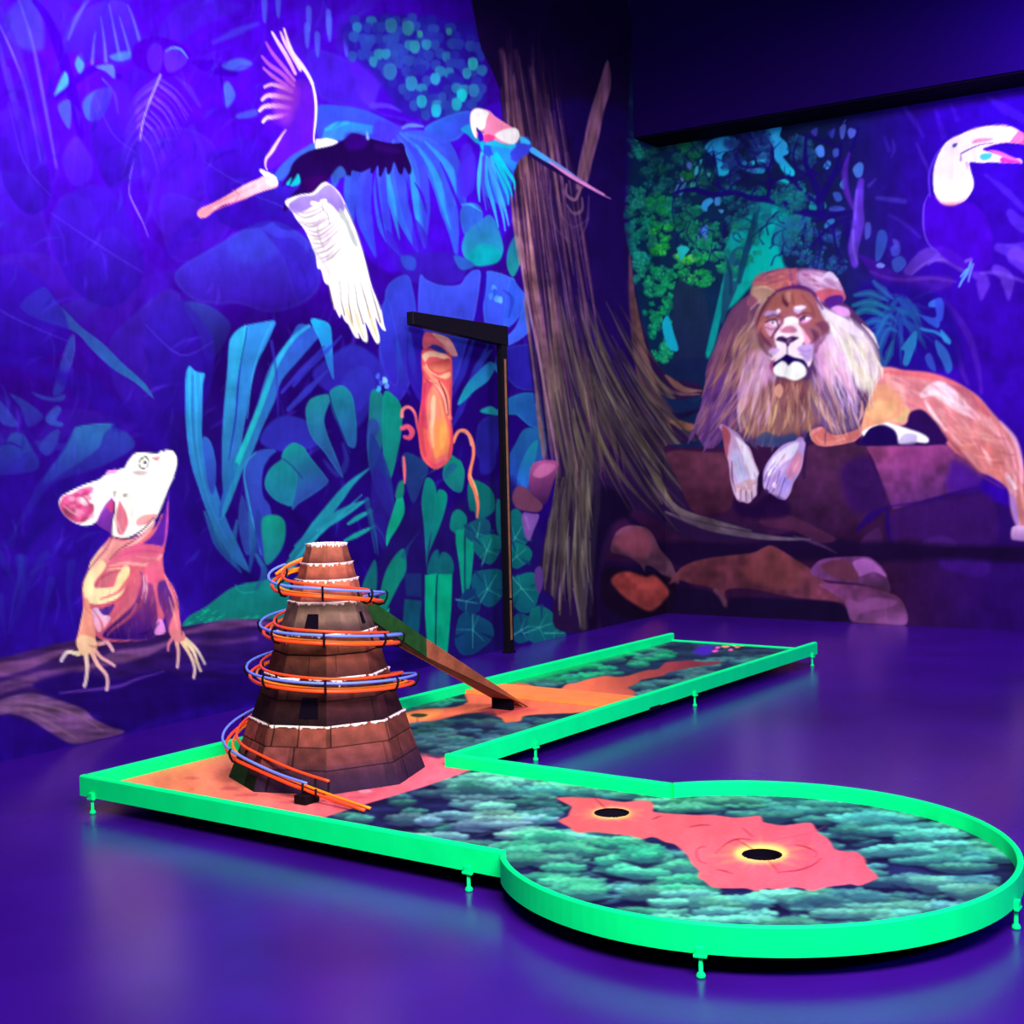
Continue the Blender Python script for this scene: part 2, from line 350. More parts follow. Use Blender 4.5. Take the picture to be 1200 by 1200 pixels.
F("582,484 588,472 602,464 620,460 640,468 646,500 636,503 622,500 612,492 604,486 590,486", '1e66a8', '1c4494', ax=(586, 470, 640, 500), s=1.4, e='1c98ac', ew=2.5)
F("560,500 574,488 588,496 580,530 560,536", '201c80', s=2, e='2c3ca4', ew=2)
F("596,560 594,540 604,520 616,502 640,506 640,530 630,548 624,580 600,580", '1c5c90', '2440b4', s=1.5)
F("606,576 608,550 620,524 630,516 628,536 622,560 614,578", '18808c', '2860d0', s=1.4)
F("562,536 570,520 580,512 580,548 564,556", '241c8c', s=2)

# centre: strap leaves and round leaves
F("218,438 222,429 228,434 232,436 240,438 238,450 237,480 237,514 242,536 250,560 256,580 266,610 280,640 292,668 280,662 258,634 244,604 232,570 223,540 218,500 217,460", '2a8ed0', '24589c', ax=(220, 430, 270, 640), s=1.3)
for s_, c_ in [("222,432 222,470 226,530 240,590", '30b4dc'), ("228,436 230,480 232,530 246,590 270,640", '30a8d4'), ("236,440 234,480", '34b4e0'), ("226,440 226,500 234,556", '2064a8')]:
    S(s_, (2, 2.4, 1), c_, '28689c', a=.8, s=1.2)
F("237,514 246,516 252,536 253,560 250,580 244,572 240,548", '2c60bc', '2a3ca4', s=1.3, e='3278c4', ew=1.5)
F("268,404 272,394 282,384 294,380 304,378 322,376 320,386 312,404 302,424 294,452 290,480 286,500 280,540 270,560 262,580 260,530 262,480 266,440", '2c80cc', '24609c', ax=(290, 380, 275, 570), s=1.3)
F("272,394 286,382 289,384 286,410 280,440 276,480 268,530 264,560 261,540 263,480 268,420", '2a9ccc', '246098', ax=(285, 380, 265, 560), s=1.3)
S("288,384 284,410 280,436 276,470", (2, 3.5, 1), '20c0b8', '2478a0', a=.9)
S("289,384 287,400 283,420 279,450 276,490 268,540", (1, 2, 1), '2014a0', a=.85)
S("318,380 306,406 296,440 290,490", (1.5, 1), '34b0dc', a=.7)
F("350,380 364,382 380,384 376,392 352,420 330,446 322,470 308,500 296,530 284,552 272,584 262,606 256,606 262,580 272,556 284,520 300,478 312,440 322,420 340,396", '2c50bc', '2478a8', ax=(360, 380, 280, 560), s=1.3)
S("362,382 344,396 326,422 316,446 306,474 294,504 284,528 276,548", (4, 6, 6, 7), '2c9cd0', '1cb8b4', a=.95, s=1.3)
S("276,546 268,566 260,590 258,606", (8, 3), '206ca4', '2448a4', a=.9, s=1.4)
F("364,376 372,374 386,380 389,396 390,420 391,444 386,434 380,416 374,398", '1c9cd0', '2c64c8', ax=(368, 376, 390, 440), s=1.2, e='34b8e4', ew=1)
S("344,452 364,428 384,410 400,394", (4, 7, 2), '3034bc', a=.7, s=1.5); S("338,480 356,462 372,446 384,434", (5, 8, 2), '3038b8', a=.8, s=1.5)
S("330,460 350,438 380,406", (3, 6, 2), '3430b8', a=.8, s=1.5)
S("318,400 324,440 326,490", (4, 1.5), '3430b4', a=.6, s=2)
F("312,500 330,488 352,490 368,500 376,520 340,530 306,520", '2c2ca8', s=3, a=.9)
for c0, pts_, sh in [('1a8088', "358,484 362,470 372,464 384,462 388,466 380,490 384,510 396,540 402,560 392,548 380,530 364,510", 0), ('187c8c', "386,462 392,454 402,452 412,462 416,480 418,504 416,524 406,520 398,500 390,484", 0)]:
    F(pts_, c0, '2a409c', ax=(370, 460, 396, 560), s=1.5, e=mixc(c0, '30c0c0', .3), ew=2)
S("386,462 390,480 400,506 410,530", (1.5, 3, 2), '1c2070', a=.75)
S("380,540 396,556 406,540 402,520", (3, 8, 3), '2a44a0', a=.5, s=3)
F("310,566 316,550 328,540 340,534 352,548 350,570 346,592 330,590 316,580", '147c80', '1c6c90', s=1.4, e='20989c', ew=2)
F("330,538 334,526 344,519 356,524 364,536 380,556 384,566 366,580 350,590 342,596 348,560 340,546", '147f80', '2a4098', ax=(340, 525, 370, 580), s=1.4, e='1c9894', ew=2)
S("332,538 342,546 354,560", (2, 2), '1c3c78', a=.8)
F("296,532 312,526 324,528 316,536 308,552 308,580 318,600 316,660 300,640 290,600 286,570 286,550", '2c4cb0', '2c2c98', s=1.4)
S("300,530 290,540 286,556 290,580 296,610 306,650", (1.5, 2.5, 1), '3094c0', a=.85)
F("284,580 290,600 296,640 288,650 280,620 280,596", '2a489c', s=1.5, a=.8)
F("306,612 312,604 326,604 334,612 334,632 326,650 312,662 308,640", '12907c', '186c7c', s=1.6, e='1c5c78', ew=2)
F("300,600 306,604 304,640 308,664 298,650", '203488', s=2, a=.8)
# blades to the right of the tower
for s_, w_, c_, c2_ in [("340,652 368,620 392,590 412,566 434,548", 13, '1c8498', '2094ac'), ("320,690 350,650 390,604", 12, '1c6c8c', '1c7c94'), ("346,640 380,612 410,594 430,586", 8, '1c7494', '1f94a0'),
    ("408,614 424,604 438,598", 6, '1c98a0', '1c94a0'), ("404,634 420,626 440,616", 6, '149890', '20a0a0'), ("330,680 360,640 396,606 424,580", 4, '24a0b0', '2498b0'), ("372,622 400,606 432,584", 5, '2090a4', '24a0b0'),
    ("300,740 330,700 356,670", 14, '1c4c7c', '1c6088'), ("380,640 372,660 360,700", 10, '1c4c7c', '24287c')]:
    S(s_, (3, w_, w_*.8, 1), c_, c2_, s=1.3)
S("440,616 448,626 452,638", (3, 1), '148c94', a=.9); S("430,586 434,610 440,648", (7, 2), '1c4c80', a=.7)
S("434,598 440,625 443,650", (5, 1), '1f5c84', a=.8)
F("434,462 440,456 448,462 452,476 450,500 446,530 434,550 430,520 432,490", '17807c', '1c4c7c', s=1.4)
F("450,460 462,464 470,476 471,500 466,530 458,560 450,545 448,500", '0c907c', '14706c', s=1.3, e='18a48c', ew=1.5)
F("431,496 438,490 445,500 440,512 432,520", '2a3c90', s=1.5, a=.8)
F("432,530 434,508 440,514 452,540 460,570 462,600 452,600 436,560", '203084', s=1.5, a=.9, e='2c3c94', ew=1.5)
F("436,560 440,548 452,560 462,600 458,640 446,640 436,600", '281c84', s=3, a=.8, e='2c2c90', ew=2)
for x, y, c in [(443, 441, '4a60f0'), (447, 449, '3c54e0'), (451, 446, '7cc0ff'), (444, 456, '3ca8f0'), (453, 452, '5a90f0'), (579, 338, '4a90f4'), (575, 347, '3c7ce8'), (582, 350, '4a90f4'), (586, 352, '60a8ff'), (580, 343, '2a50cc')]:
    blob(x, y, 3, 4, c, s=1.2)
# lower centre: bright green straps (and monstera leaves near the stand)
F("436,700 450,640 476,600 500,580 520,600 600,560 660,700 660,760 560,780 450,790", '1f1260', s=10, a=.85)
F("460,600 468,576 472,582 474,600 466,618 458,630 453,640 453,624", '0fa07c', '10a884', s=1.2, e='16bc94', ew=1)
F("463,582 467,566 473,564 473,580 468,584", '177868', s=1.3)
F("496,572 500,560 508,564 512,580 510,604 502,640 500,664 497,620 494,590", '0d8478', '146c74', s=1.2, e='14988c', ew=1)
F("512,578 518,574 524,580 522,596 514,620 504,644 502,650 508,610", '0c8c74', '10747c', s=1.2, e='18a084', ew=1)
F("470,540 476,530 494,538 502,548 496,566 484,590 474,560", '1c3c78', '1c2c6c', s=1.4)
F("494,560 500,556 520,544 520,530 534,536 544,550 543,566 540,576 530,570 520,562 520,546 528,538", '0f8c74', '1c6c80', s=1.3)
F("520,562 520,550 530,540 540,540 544,556 541,576 530,574", '0f8870', '187078', s=1.3, e='15a080', ew=1)
F("520,555 528,543 536,545 532,552 526,556 522,562", '1c6488', s=1.3, a=.9)
F("424,690 432,668 440,656 442,680 438,708 428,706", '14606c', '146c6c', s=1.3)
F("444,700 452,670 464,650 474,644 476,668 468,684 460,700 452,716 446,724 440,716", '107c6c', '10806c', s=1.3, e='168c78', ew=1.2)
F("446,724 456,712 454,724 450,728 446,728", '0fa878', s=1.2)
F("470,650 492,622 480,640 476,654", '1c4c7c', s=1.5, a=.6)
for x0, x1 in ((474, 495),):
    F([(474, 702), (494, 704), (492, 730), (486, 782), (478, 778), (472, 730)], '124c64', '0f5470', s=1.4, n=1)
    F([(474, 672), (494, 672), (494, 700), (476, 698)], '1a2c68', s=1.6, n=1)
F("500,670 506,650 514,645 514,672 506,674", '10606c', s=1.3); F("516,650 524,648 531,658 530,673 514,673", '11646c', s=1.3)
F([(498, 674), (512, 672), (510, 700), (510, 770), (501, 760), (498, 720)], '08b080', '08a07a', s=1.2, n=1, e='0cc48c', ew=1)
F([(513, 673), (530, 673), (529, 710), (524, 770), (511, 768), (512, 700)], '08ac7c', '0a9c74', s=1.2, n=1, e='0cc08c', ew=1)
F("527,618 530,602 538,597 547,606 545,622 538,628 532,624", '0f8070', '127474', s=1.3)
F([(534, 622), (544, 620), (544, 640), (544, 680), (545, 716), (542, 700), (538, 660), (534, 636)], '0c9c78', '0c8c74', s=1.2, n=1, e='12b48c', ew=1)
F([(546, 621), (556, 618), (556, 640), (552, 680), (546, 710), (545, 660)], '0a9c78', '0e8874', s=1.2, n=1, e='14b890', ew=1)
S("545,622 545,660 545,708", 1.4, '0c4450', a=.9)
S("512,674 511,720 510,768", 1.4, '0a4c50', a=.9)
def monstera(cx, cy, r, ang, c, cuts=4, d='123c68'):
    a0 = math.radians(ang)
    pts = []
    for i in range(14):
        a = i/14*6.283
        q = r*(1.0+.18*math.cos(a))*(.92+.12*math.sin(3*a))
        pts.append((cx+q*math.cos(a+a0), cy+q*1.1*math.sin(a+a0)))
    F(pts, c, mixc(c, d, .45), s=1.3, e=mixc(c, '20b8a0', .25), ew=1.3, n=3)
    for k in range(cuts):
        a = a0+1.2+k*(3.9/max(cuts-1, 1))
        S([(cx+r*.45*math.cos(a), cy+r*.45*math.sin(a)), (cx+r*1.1*math.cos(a), cy+r*1.15*math.sin(a))], (1.2, 4), d, a=.8, s=1.2)
        a += .4
        S([(cx-r*.1*math.cos(a0), cy), (cx+r*.8*math.cos(a), cy+r*.8*math.sin(a))], (1.3, .5), '3cb8a4', a=.55)
    S([(cx-r*math.cos(a0), cy-r*math.sin(a0)), (cx, cy), (cx+r*.9*math.cos(a0), cy+r*.9*math.sin(a0))], (1.6, .8), '44c0ac', a=.7)
F("548,570 556,562 576,574 580,596 570,606 560,612 556,600 550,596", '0f7068', '10606c', s=1.3)
F("582,586 590,590 596,600 604,596 612,604 614,630 604,640 590,634 582,620", '106c70', '12646c', s=1.3)
monstera(560, 626, 16, -80, '14586c', 3); monstera(571, 645, 17, -70, '10706c', 3)
monstera(604, 630, 17, -60, '10686c', 2); monstera(606, 652, 15, -40, '0e7c70', 2)
monstera(572, 690, 22, -60, '105c70', 3); monstera(612, 690, 22, 50, '0f706c', 3)
monstera(554, 738, 24, 90, '125074', 3, '141c58'); monstera(548, 705, 14, 10, '14386c', 2)
monstera(612, 738, 17, -30, '14586c', 2); monstera(634, 735, 22, -20, '12706c', 3); monstera(650, 742, 12, 0, '126c6c', 2)
# foliage seen left of the tower
F("213,734 222,722 240,712 256,700 270,690 286,684 300,682 330,676 340,690 330,728 300,730 262,728 236,730 222,733", '127c7c', '12746c', s=1.4, e='1c9890', ew=2)
S("276,686 282,694 298,694", 1.5, '1c9c94', a=.8)
scatter("214,735 240,716 270,724 300,724 300,732 240,734", 26, lambda x, y, r_: S([(x, y), (x+5, y-3)], (2, 1), '10b084', a=.8), 3)
for s_ in ["246,600 262,640 290,668", "240,600 256,640 276,664", "292,600 296,640 292,670", "278,610 272,650 282,670", "300,650 310,670 300,690"]:
    S(s_, (3, 8, 3), '246c98', '1c4c84', a=.7, s=1.6)

# log with the lizard
F("-300,800 -200,790 -60,780 0,771 60,756 100,748 160,738 214,734 260,728 330,726 400,740 470,760 500,790 330,812 260,822 200,830 150,860 110,870 80,872 40,880 0,892 -300,960", '40205c', '1c0864', ax=(60, 745, 90, 860), s=2.5, tx=.2, tn='h', lab=L_LOG)
for s_, w_, c_, a_ in [("-80,800 0,785 40,776 70,764 88,760", 16, '78487c', .75), ("0,812 40,796 80,786 100,782", 14, '6c4078', .7), ("90,788 130,772 170,764 200,752", 16, '7c4c80', .75),
    ("215,742 250,734 290,730 320,732", 12, '70427c', .8), ("220,752 260,752 300,748", 8, '5c3480', .6), ("-40,826 10,800 40,792", 8, '74467c', .6)]:
    S(s_, (4, w_, 4), c_, a=a_, s=4, tx=.25, tn='h')
F("40,800 90,786 130,796 190,786 230,800 300,790 340,770 340,812 230,830 150,850 110,836 60,816", '1e0862', s=6, a=.85)
S("70,812 110,808 140,804 160,796 192,787", (2, 4, 1), '5a30a4', a=.9, s=2)
F("-60,838 0,820 34,812 60,818 96,830 110,842 130,852 146,858 120,866 90,872 70,866 40,846 20,838 0,838 -60,860", '6c4478', '5c3870', s=3, tx=.3, tn='h', lab=L_LOG)
for s_ in ["10,820 50,826 90,838 120,856", "36,836 60,848 90,866", "0,828 40,832 70,842"]:
    S(s_, (2, 4, 2), '846080', a=.6, s=2)
F("-60,845 0,838 40,850 80,874 40,884 -60,900", '240880', s=4, a=.85)

# the lizard
WH = 'fffff4'
F("186,640 196,590 198,574 197,600 194,636", '8a3cc0', s=1.5, lab=L_LIZARD)
F("131,628 120,642 108,655 103,668 98,680 96,690 100,724 116,748 140,752 180,746 194,720 206,700 197,680 192,668 191,650 194,636 196,610 190,602 180,620 150,632", 'e8707c', 'c85478', s=1.3, lab=L_LIZARD)
F("164,640 180,626 192,600 196,590 195,625 190,640 178,642", '5a20a0', s=1.6, lab=L_LIZARD)
S("197,588 196,610 194,632 190,642", (1.5, 3, 3, 1), 'c850b8', a=.9, lab=L_LIZARD)
F("130,632 144,634 162,628 178,612 182,612 176,624 158,638 140,648 128,662 112,668 106,660 118,642", 'f0a0a8', 'e88c84', s=1.3, lab=L_LIZARD)
F("126,660 140,646 160,638 178,638 192,642 190,652 184,660 160,662 140,664 126,672", 'd85884', 'e87888', s=1.3, lab=L_LIZARD)
S("128,664 146,660 170,662 182,658 190,650", (2, 4, 2), 'f8a8a0', a=.9)
F("97,692 100,678 108,664 118,656 124,664 112,680 112,688 132,688 140,676 144,664 152,666 146,690 136,702 116,708 102,706", 'fcd8a4', 'f8e8b0', s=1.3, lab=L_LIZARD)
F("101,700 97,716 92,740 89,752 92,760 104,764 112,756 112,744 108,716", 'f09c88', 'e8907c', s=1.3, lab=L_LIZARD)
F("111,688 120,674 134,670 130,684 118,688", 'c86878', s=1.5)
F("134,690 138,674 144,668 152,668 146,690 138,694", 'f8e4a8', s=1.4)
S("118,702 138,694 150,680 160,668", (2, 3, 5, 4), 'e86478', a=.9, s=1.4)
S("106,712 120,714 134,708", (2, 3, 2), 'd85470', a=.9)
S("132,728 146,716 160,700 168,686 170,672", (3, 8, 8, 2), 'e87880', 'b84c78', a=.9, s=1.6)
F("110,716 122,712 134,708 128,720 122,724", '4c2488', s=1.4); F("108,716 114,712 120,720 130,724 118,740 112,736", 'e0b8e0', 'f0a0b8', s=1.4, lab=L_LIZARD)
F("120,746 140,724 158,706 166,680 164,670 176,680 180,690 184,716 182,744 160,750", '883878', '2c0c70', ax=(160, 690, 150, 750), s=2.5, lab=L_LIZARD)
S("168,674 169,688 166,702", (2, 3, 1), 'e8a0b8', a=.9)
S("160,708 152,722 134,736 126,744", (2, 3, 1), 'd87484', a=.7, s=2)
F("170,664 186,656 191,672 186,682 176,684 170,678", 'e86c88', 'd85880', s=1.4, lab=L_LIZARD)
F("185,684 194,680 204,686 206,710 208,730 204,742 198,742 192,720 186,704", '5a2884', '8c3c80', ax=(188, 690, 204, 740), s=1.6, lab=L_LIZARD)
F("192,672 200,684 208,700 211,726 212,744 202,748 198,736 204,716 202,700 196,686", 'f07c90', 'e87888', s=1.3, lab=L_LIZARD)
F("181,742 184,728 190,726 194,740 186,744", 'e890e0', s=1.3, lab=L_LIZARD)
for s_, w_, c_, c2_ in [("96,760 92,766 80,764 74,770 72,774", 6, 'fce8a8', 'c8b4d0'), ("100,762 102,780 101,796 99,804", 6, 'fcd8b0', 'd8b8c8'), ("106,760 114,778 124,790 126,800 125,808", 6, 'f8b8a0', 'd8a8c0'),
    ("110,760 118,770 128,776 134,780", 5, 'f0a8a0', 'd8a0b8'), ("108,756 118,754 126,753 132,762", 6, 'e8a0a0', 'd8a0b0')]:
    S(s_, (w_, w_*.75, w_*.7), c_, c2_, s=1.2, lab=L_LIZARD)
F("90,750 96,744 110,748 114,758 108,764 98,768 92,762", 'f8c8a0', s=1.3, lab=L_LIZARD)
for s_, w_, c_, c2_ in [("204,746 198,754 197,762", 4, 'e87890', 'd878a0'), ("206,748 209,764 208,782", 5, 'f0a898', 'e0b0c0'), ("210,748 222,766 228,782 227,794", 5, 'f8d098', 'd8b8c0'),
    ("213,748 226,762 231,776 235,786", 5, 'fce0a0', 'd8c0b0'), ("214,746 228,758 236,770 240,778", 4.5, 'f8d8a0', 'c0b0b8')]:
    S(s_, (w_, w_*.8, w_*.7), c_, c2_, s=1.2, lab=L_LIZARD)
F("200,742 210,738 216,742 216,750 206,752", 'e08088', s=1.3, lab=L_LIZARD)
# its neck frill and head
F("108,600 112,612 118,618 128,624 131,630 134,600 130,580 116,590", '8c3cb0', '6a2898', s=1.4, lab=L_LIZARD)
F("110,574 104,600 112,612 120,600 128,590", '9c48b8', s=2)
F("69,590 72,582 80,577 92,571 104,566 116,562 124,556 140,550 152,546 164,541 176,535 186,534 200,532 204,560 180,590 164,580 140,578 126,588 118,600 112,612 100,616 86,612 74,602", WH, s=1.3, lab=L_LIZARD)
F("70,592 74,582 86,578 96,572 108,572 104,580 94,584 98,592 108,590 110,598 104,608 94,613 82,609 73,600", 'e85c9c', 'd85488', s=2.2, tx=.35)
scatter("72,584 108,572 108,606 84,610", 22, lambda x, y, r_: blob(x, y, 4, 2.5, r_.choice(['f080c0', 'd84c84', 'f8a8c8', 'c8407c']), rg=r_, s=2, a=.6), 5)
F("90,584 100,582 104,590 94,590", 'fcd0d8', s=3, a=.7)
F("150,540 153,536 158,531 166,530 176,530 184,531 190,528 200,527 206,532 208,542 206,552 203,560 199,568 195,580 190,594 186,602 176,616 164,626 150,630 138,630 131,628 131,612 134,600 134,590 130,576 140,560", WH, s=1.2, lab=L_LIZARD)
F("124,556 126,552 136,550 138,553 128,556", 'f098e0', s=1.2)
F("139,590 141,588 148,602 150,614 144,626 138,624 136,604", 'e06c84', s=1.8, a=.9)
F("160,610 168,604 182,602 184,606 172,614 161,616", 'e89898', s=2, a=.9)
F("125,590 134,587 134,596 129,600", 'c04084', s=1.4); F("132,576 137,576 134,584", 'a09490', s=1.3, a=.8); F("144,579 149,578 148,582 144,582", 'a09890', s=1.2, a=.9)
S("134,588 134,600 131,612 131,627", 1.2, '2a1048', a=.9, s=1); S("131,628 140,631 152,630 168,620 180,607", (1, 2, 1), '3a1030', a=.9, s=1)
S("128,656 140,644 156,634 172,624", (.8, 1.6, .6), '6a2848', a=.8, s=1)
F("156,552 172,552 174,553 170,557 158,556", 'd0bcc0', s=1.4, a=.9)
F("178,536 188,535 185,540 181,539", 'c07888', s=1.2, a=.8)
S("163,542 166,537 171,536 174,540 173,546 169,549 165,548 163,544", .9, '303840', s=.9); blob(170, 542, 1.9, 1.9, '283048', s=1); S("166,538 171,535 174,539", .8, '303840', s=.8)
S("150,540 158,531 168,530 184,531 200,527 206,532 208,542 203,560 195,580 186,602", .9, '14044c', a=.7, s=1)

CLIP[0] = L_LIZARD
for s_, w_, c_, a_ in [("106,668 118,656 128,646 132,634", (2, 5, 2), 'f8b8b0', .6), ("98,694 100,712 110,722", (1, 3, 1), 'd87478', .6), ("120,642 112,652 102,668 98,684", (2, 5, 2), 'fcd8b0', .7), ("150,640 164,632 176,620", (1, 3, 1), 'fcc0b8', .8),
    ("140,652 158,646 176,646 190,648", (1, 4, 2), 'c84878', .6), ("160,652 176,654 188,652", (1, 3, 1), 'f89098', .6), ("112,688 118,678 128,672 136,670", (1, 2.4, 1), '9c3c58', .7), ("150,690 138,704 120,710 106,708", (1, 2.5, 1), 'c84c5c', .8),
    ("110,716 118,728 120,740 114,750", (1, 3, 2), 'b85468', .7), ("126,740 146,728 162,712 170,694", (1, 4, 2), 'a83c60', .6), ("184,690 190,700 194,716 196,736", (1, 4, 2), '6c2468', .7), ("198,700 204,720 208,738", (1, 3, 1), 'fca89c', .7),
    ("92,744 96,730 98,714", (1, 3, 1), 'fcb498', .7), ("172,674 172,690 170,706", (.8, 2, .6), 'fcc8d0', .7), ("160,744 176,740 186,730", (2, 5, 2), '24085c', .6), ("126,668 140,666 150,670", (1, 2, 1), 'f8d8a0', .8), ("104,756 112,758 116,752", (1, 3, 1), 'c86c68', .7),
    ("88,578 100,584 106,596 100,606", (1, 2.5, 1), 'b83870', .7), ("74,592 84,600 94,606", (1, 3, 1), 'fcb0cc', .6), ("134,604 138,614 142,624", (1, 3, 1), 'f0b8bc', .7), ("163,616 172,612 182,604", (1, 3, 1), 'd88088', .7)]:
    S(s_, w_, c_, a=a_, s=1.8)
hairs("100,700 130,640 190,645 206,700 200,745 120,748", 90, lambda x, y: 100, 12, 2, ['f89c98', 'c85468', 'fcc0a8', 'd06c7c', '8c3868'], 71, .22)
CLIP[0] = None
S("90,748 92,730 96,712 95,696 100,676 110,660 122,646 132,630", .9, '1c0448', a=.55, s=1); S("213,744 211,722 206,700 198,684", .9, '1c0448', a=.5, s=1)

# the large bird in flight
F("334,38 344,70 352,80 362,94 370,120 370,150 368,168 345,185 318,200 312,196 312,188 318,174 335,155 330,148 308,148 302,130 304,110 306,98 308,76 312,62 318,46 326,40", '5008dc', s=3, a=.55)
F("345,95 360,95 369,115 369,140 366,168 340,184 318,198 311,190 325,164 334,152 316,140 320,128 322,112 330,100", '6418d4', '5a10dc', s=4, lab=L_BIRD)
F("325,100 340,92 350,104 348,124 338,146 324,136 320,120", '8a30cc', s=7, a=.8)
for s_, w_, c_, c2_ in [("333,34 338,50 343,62 352,74 360,86 366,98", 4.5, 'f8b0f0', 'ffd8e8'), ("329,38 334,50 342,64 352,82", 4.5, 'fcc8f0', 'f8c0e8'), ("319,38 326,50 336,66 346,86", 4.8, 'ffe0e8', 'f0a8e0'),
    ("312,50 319,62 332,78 345,94", 4.5, 'a850e0', 'c060d8'), ("307,66 316,76 330,86 344,100", 5, 'b058dc', 'b050d0'), ("309,80 318,88 332,98 342,106", 4.5, 'c068d8', 'a848d0'),
    ("310,102 318,99 330,102 342,108", 4.5, 'ffc8e0', 'a040cc'), ("307,117 314,112 328,113 342,116", 5.5, 'ffd0d8', 'a040cc'), ("304,130 310,125 324,124 340,126", 5.5, 'ffe0d0', '9a38cc'), ("308,143 313,138 322,137 336,134", 5, 'fff0c8', '9434cc')]:
    S(s_, (w_*.6, w_, w_, w_*.8), c_, c2_, s=1.2, lab=L_BIRD)
S("333,34 340,56 350,74 360,86 366,98 370,118 370,138 368,158 368,168", (1.5, 3, 3, 3, 1.2), 'fff0d8', s=1.1, lab=L_BIRD)
S("335,152 328,162 318,178 312,186 311,194 313,199", (1, 2.5, 4, 3, 1), 'ffd4ec', s=1.2, lab=L_BIRD)
F("322,206 326,198 340,184 356,174 368,168 376,176 370,186 350,190 336,206 328,212", '3c60dc', '3458d0', s=1.4, lab=L_BIRD)
F("304,200 308,199 322,206 324,211 312,208", 'fffcf0', s=1.1, lab=L_BIRD)
F("231,250 236,244 250,238 268,228 286,217 302,210 312,206 322,212 326,216 322,220 308,224 288,232 276,236 262,240 252,246 242,254 234,255", 'ff8c98', 'ffc0c8', ax=(235, 250, 320, 210), s=1.2, lab=L_BIRD)
S("250,244 264,236 284,226 308,216", (1, 2.5, 1), 'ffd4d8', a=.8); S("272,222 280,228 275,236", (1, 1.3), 'c85080', a=.7); S("238,252 262,242 290,232", (1, 1.6, 1), 'f06c90', a=.7)
S("236,250 252,240 274,230 300,218", (1, 4, 2), 'e85c78', a=.45, s=2.5)
F("312,213 322,209 326,214 318,218", 'fffcf0', s=1.2)
F("334,212 346,200 356,198 357,206 350,216 340,218", '10c0cc', s=1.2, lab=L_BIRD)
F("370,164 376,163 384,162 396,166 388,171 376,175 370,176", 'f8fffc', s=1.1, lab=L_BIRD)
F("330,218 338,204 344,190 356,180 372,174 390,170 402,164 412,156 424,158 440,164 460,168 472,168 476,180 482,196 481,204 478,203 474,196 471,204 467,202 462,190 458,202 454,204 452,196 447,206 444,206 443,194 437,203 434,202 434,197 424,202 413,200 411,206 406,206 396,212 391,215 389,204 385,210 380,212 376,214 371,222 368,230 365,226 358,232 352,236 340,244 332,248 334,238 344,226 352,216 350,204 345,210 338,220 342,208 334,216", '1a0440', '240660', s=1.2, lab=L_BIRD)
F("396,196 402,196 406,206 398,210 392,222 388,208", '3470d0', s=2, a=.7)
F("356,210 372,206 384,208 378,222 366,228 360,224", '2e0458', s=3)
F("405,156 430,158 428,172 408,176", '3a0494', s=5, a=.5); F("440,176 462,180 470,178 460,172 440,168", '2c0864', s=4, a=.6)
S("430,155 431,162", (2, 4), '78a8ff', a=.9)
F("334,236 352,228 366,226 376,216 384,214 398,226 408,246 418,270 424,288 430,312 436,336 446,360 450,380 452,387 448,386 443,378 440,372 442,382 445,396 444,402 440,401 432,385 428,378 431,395 430,401 425,399 420,390 421,396 416,395 410,384 408,380 404,376 400,368 398,372 393,362 389,350 386,336 384,334 380,330 376,316 372,314 370,300 366,290 362,280 356,268 348,258 342,248", 'fffff2', s=1.2, lab=L_BIRD)
F("338,240 352,230 368,228 384,216 398,228 404,244 398,250 388,240 376,236 360,246 346,250", 'a08cd0', '8c70c8', s=2.5)
F("398,244 404,250 412,268 420,288 414,286 404,262 398,254", 'b0b8b8', s=2.5, a=.9)
for s_ in ["344,246 356,250 370,246 380,240", "350,258 362,262 376,258 386,250", "358,268 370,272 382,266 392,258", "364,280 376,280 388,272 398,262", "368,292 380,288 390,280", "372,304 384,300 392,292"]:
    S(s_, (1, 3.4, 1), 'b098b4', a=.85, s=1.6)
for s_ in ["346,250 358,255 372,250 382,243", "352,261 364,266 378,260 388,253", "360,273 372,277 384,270 394,261", "366,285 378,285 390,276 400,266", "372,297 384,293 396,282", "376,308 388,302 400,290"]:
    S(s_, (1, 3, 1), '8c7490', a=.75, s=1.5)
S("366,290 384,316 390,340", (2, 5, 2), 'c8b8c8', a=.6, s=2.5); S("376,250 372,270 380,292", (1, 3, 1), 'a890b0', a=.6, s=2)
for s_ in ["400,300 404,330 408,350", "410,290 414,320 418,345", "392,310 398,335 402,352", "418,300 424,330 430,352"]: S(s_, (.5, 1.4, .5), 'c0b8a8', a=.7, s=1.2)
for x, y in [(368, 238), (380, 235), (382, 241), (385, 247), (386, 253)]: blob(x, y, 4, 2.2, 'fffef4', s=1.2)
S("378,236 378,244 384,252 386,262", 1, '6a6080', a=.7)
for s_ in ["384,330 388,350 392,360", "398,330 400,352 404,370", "408,332 409,356 413,378", "416,334 419,356 426,380", "422,330 428,350 434,372", "432,330 438,350 446,378"]:
    S(s_, (.6, 1.8), '605058', a=.8, s=1)
for s_ in ["404,350 408,368 414,382", "414,358 420,378 426,396", "432,362 436,378 442,396"]:
    S(s_, (1, 3.4, 2), 'f4c890', a=.8, s=1.5)
for s_ in ["388,336 391,352 392,362", "402,340 404,360 406,372"]: S(s_, (1, 2), 'f0e8c0', a=.7)
S("404,240 416,266 426,296 436,330 446,362", 1.2, '2c1880', a=.7, s=1)

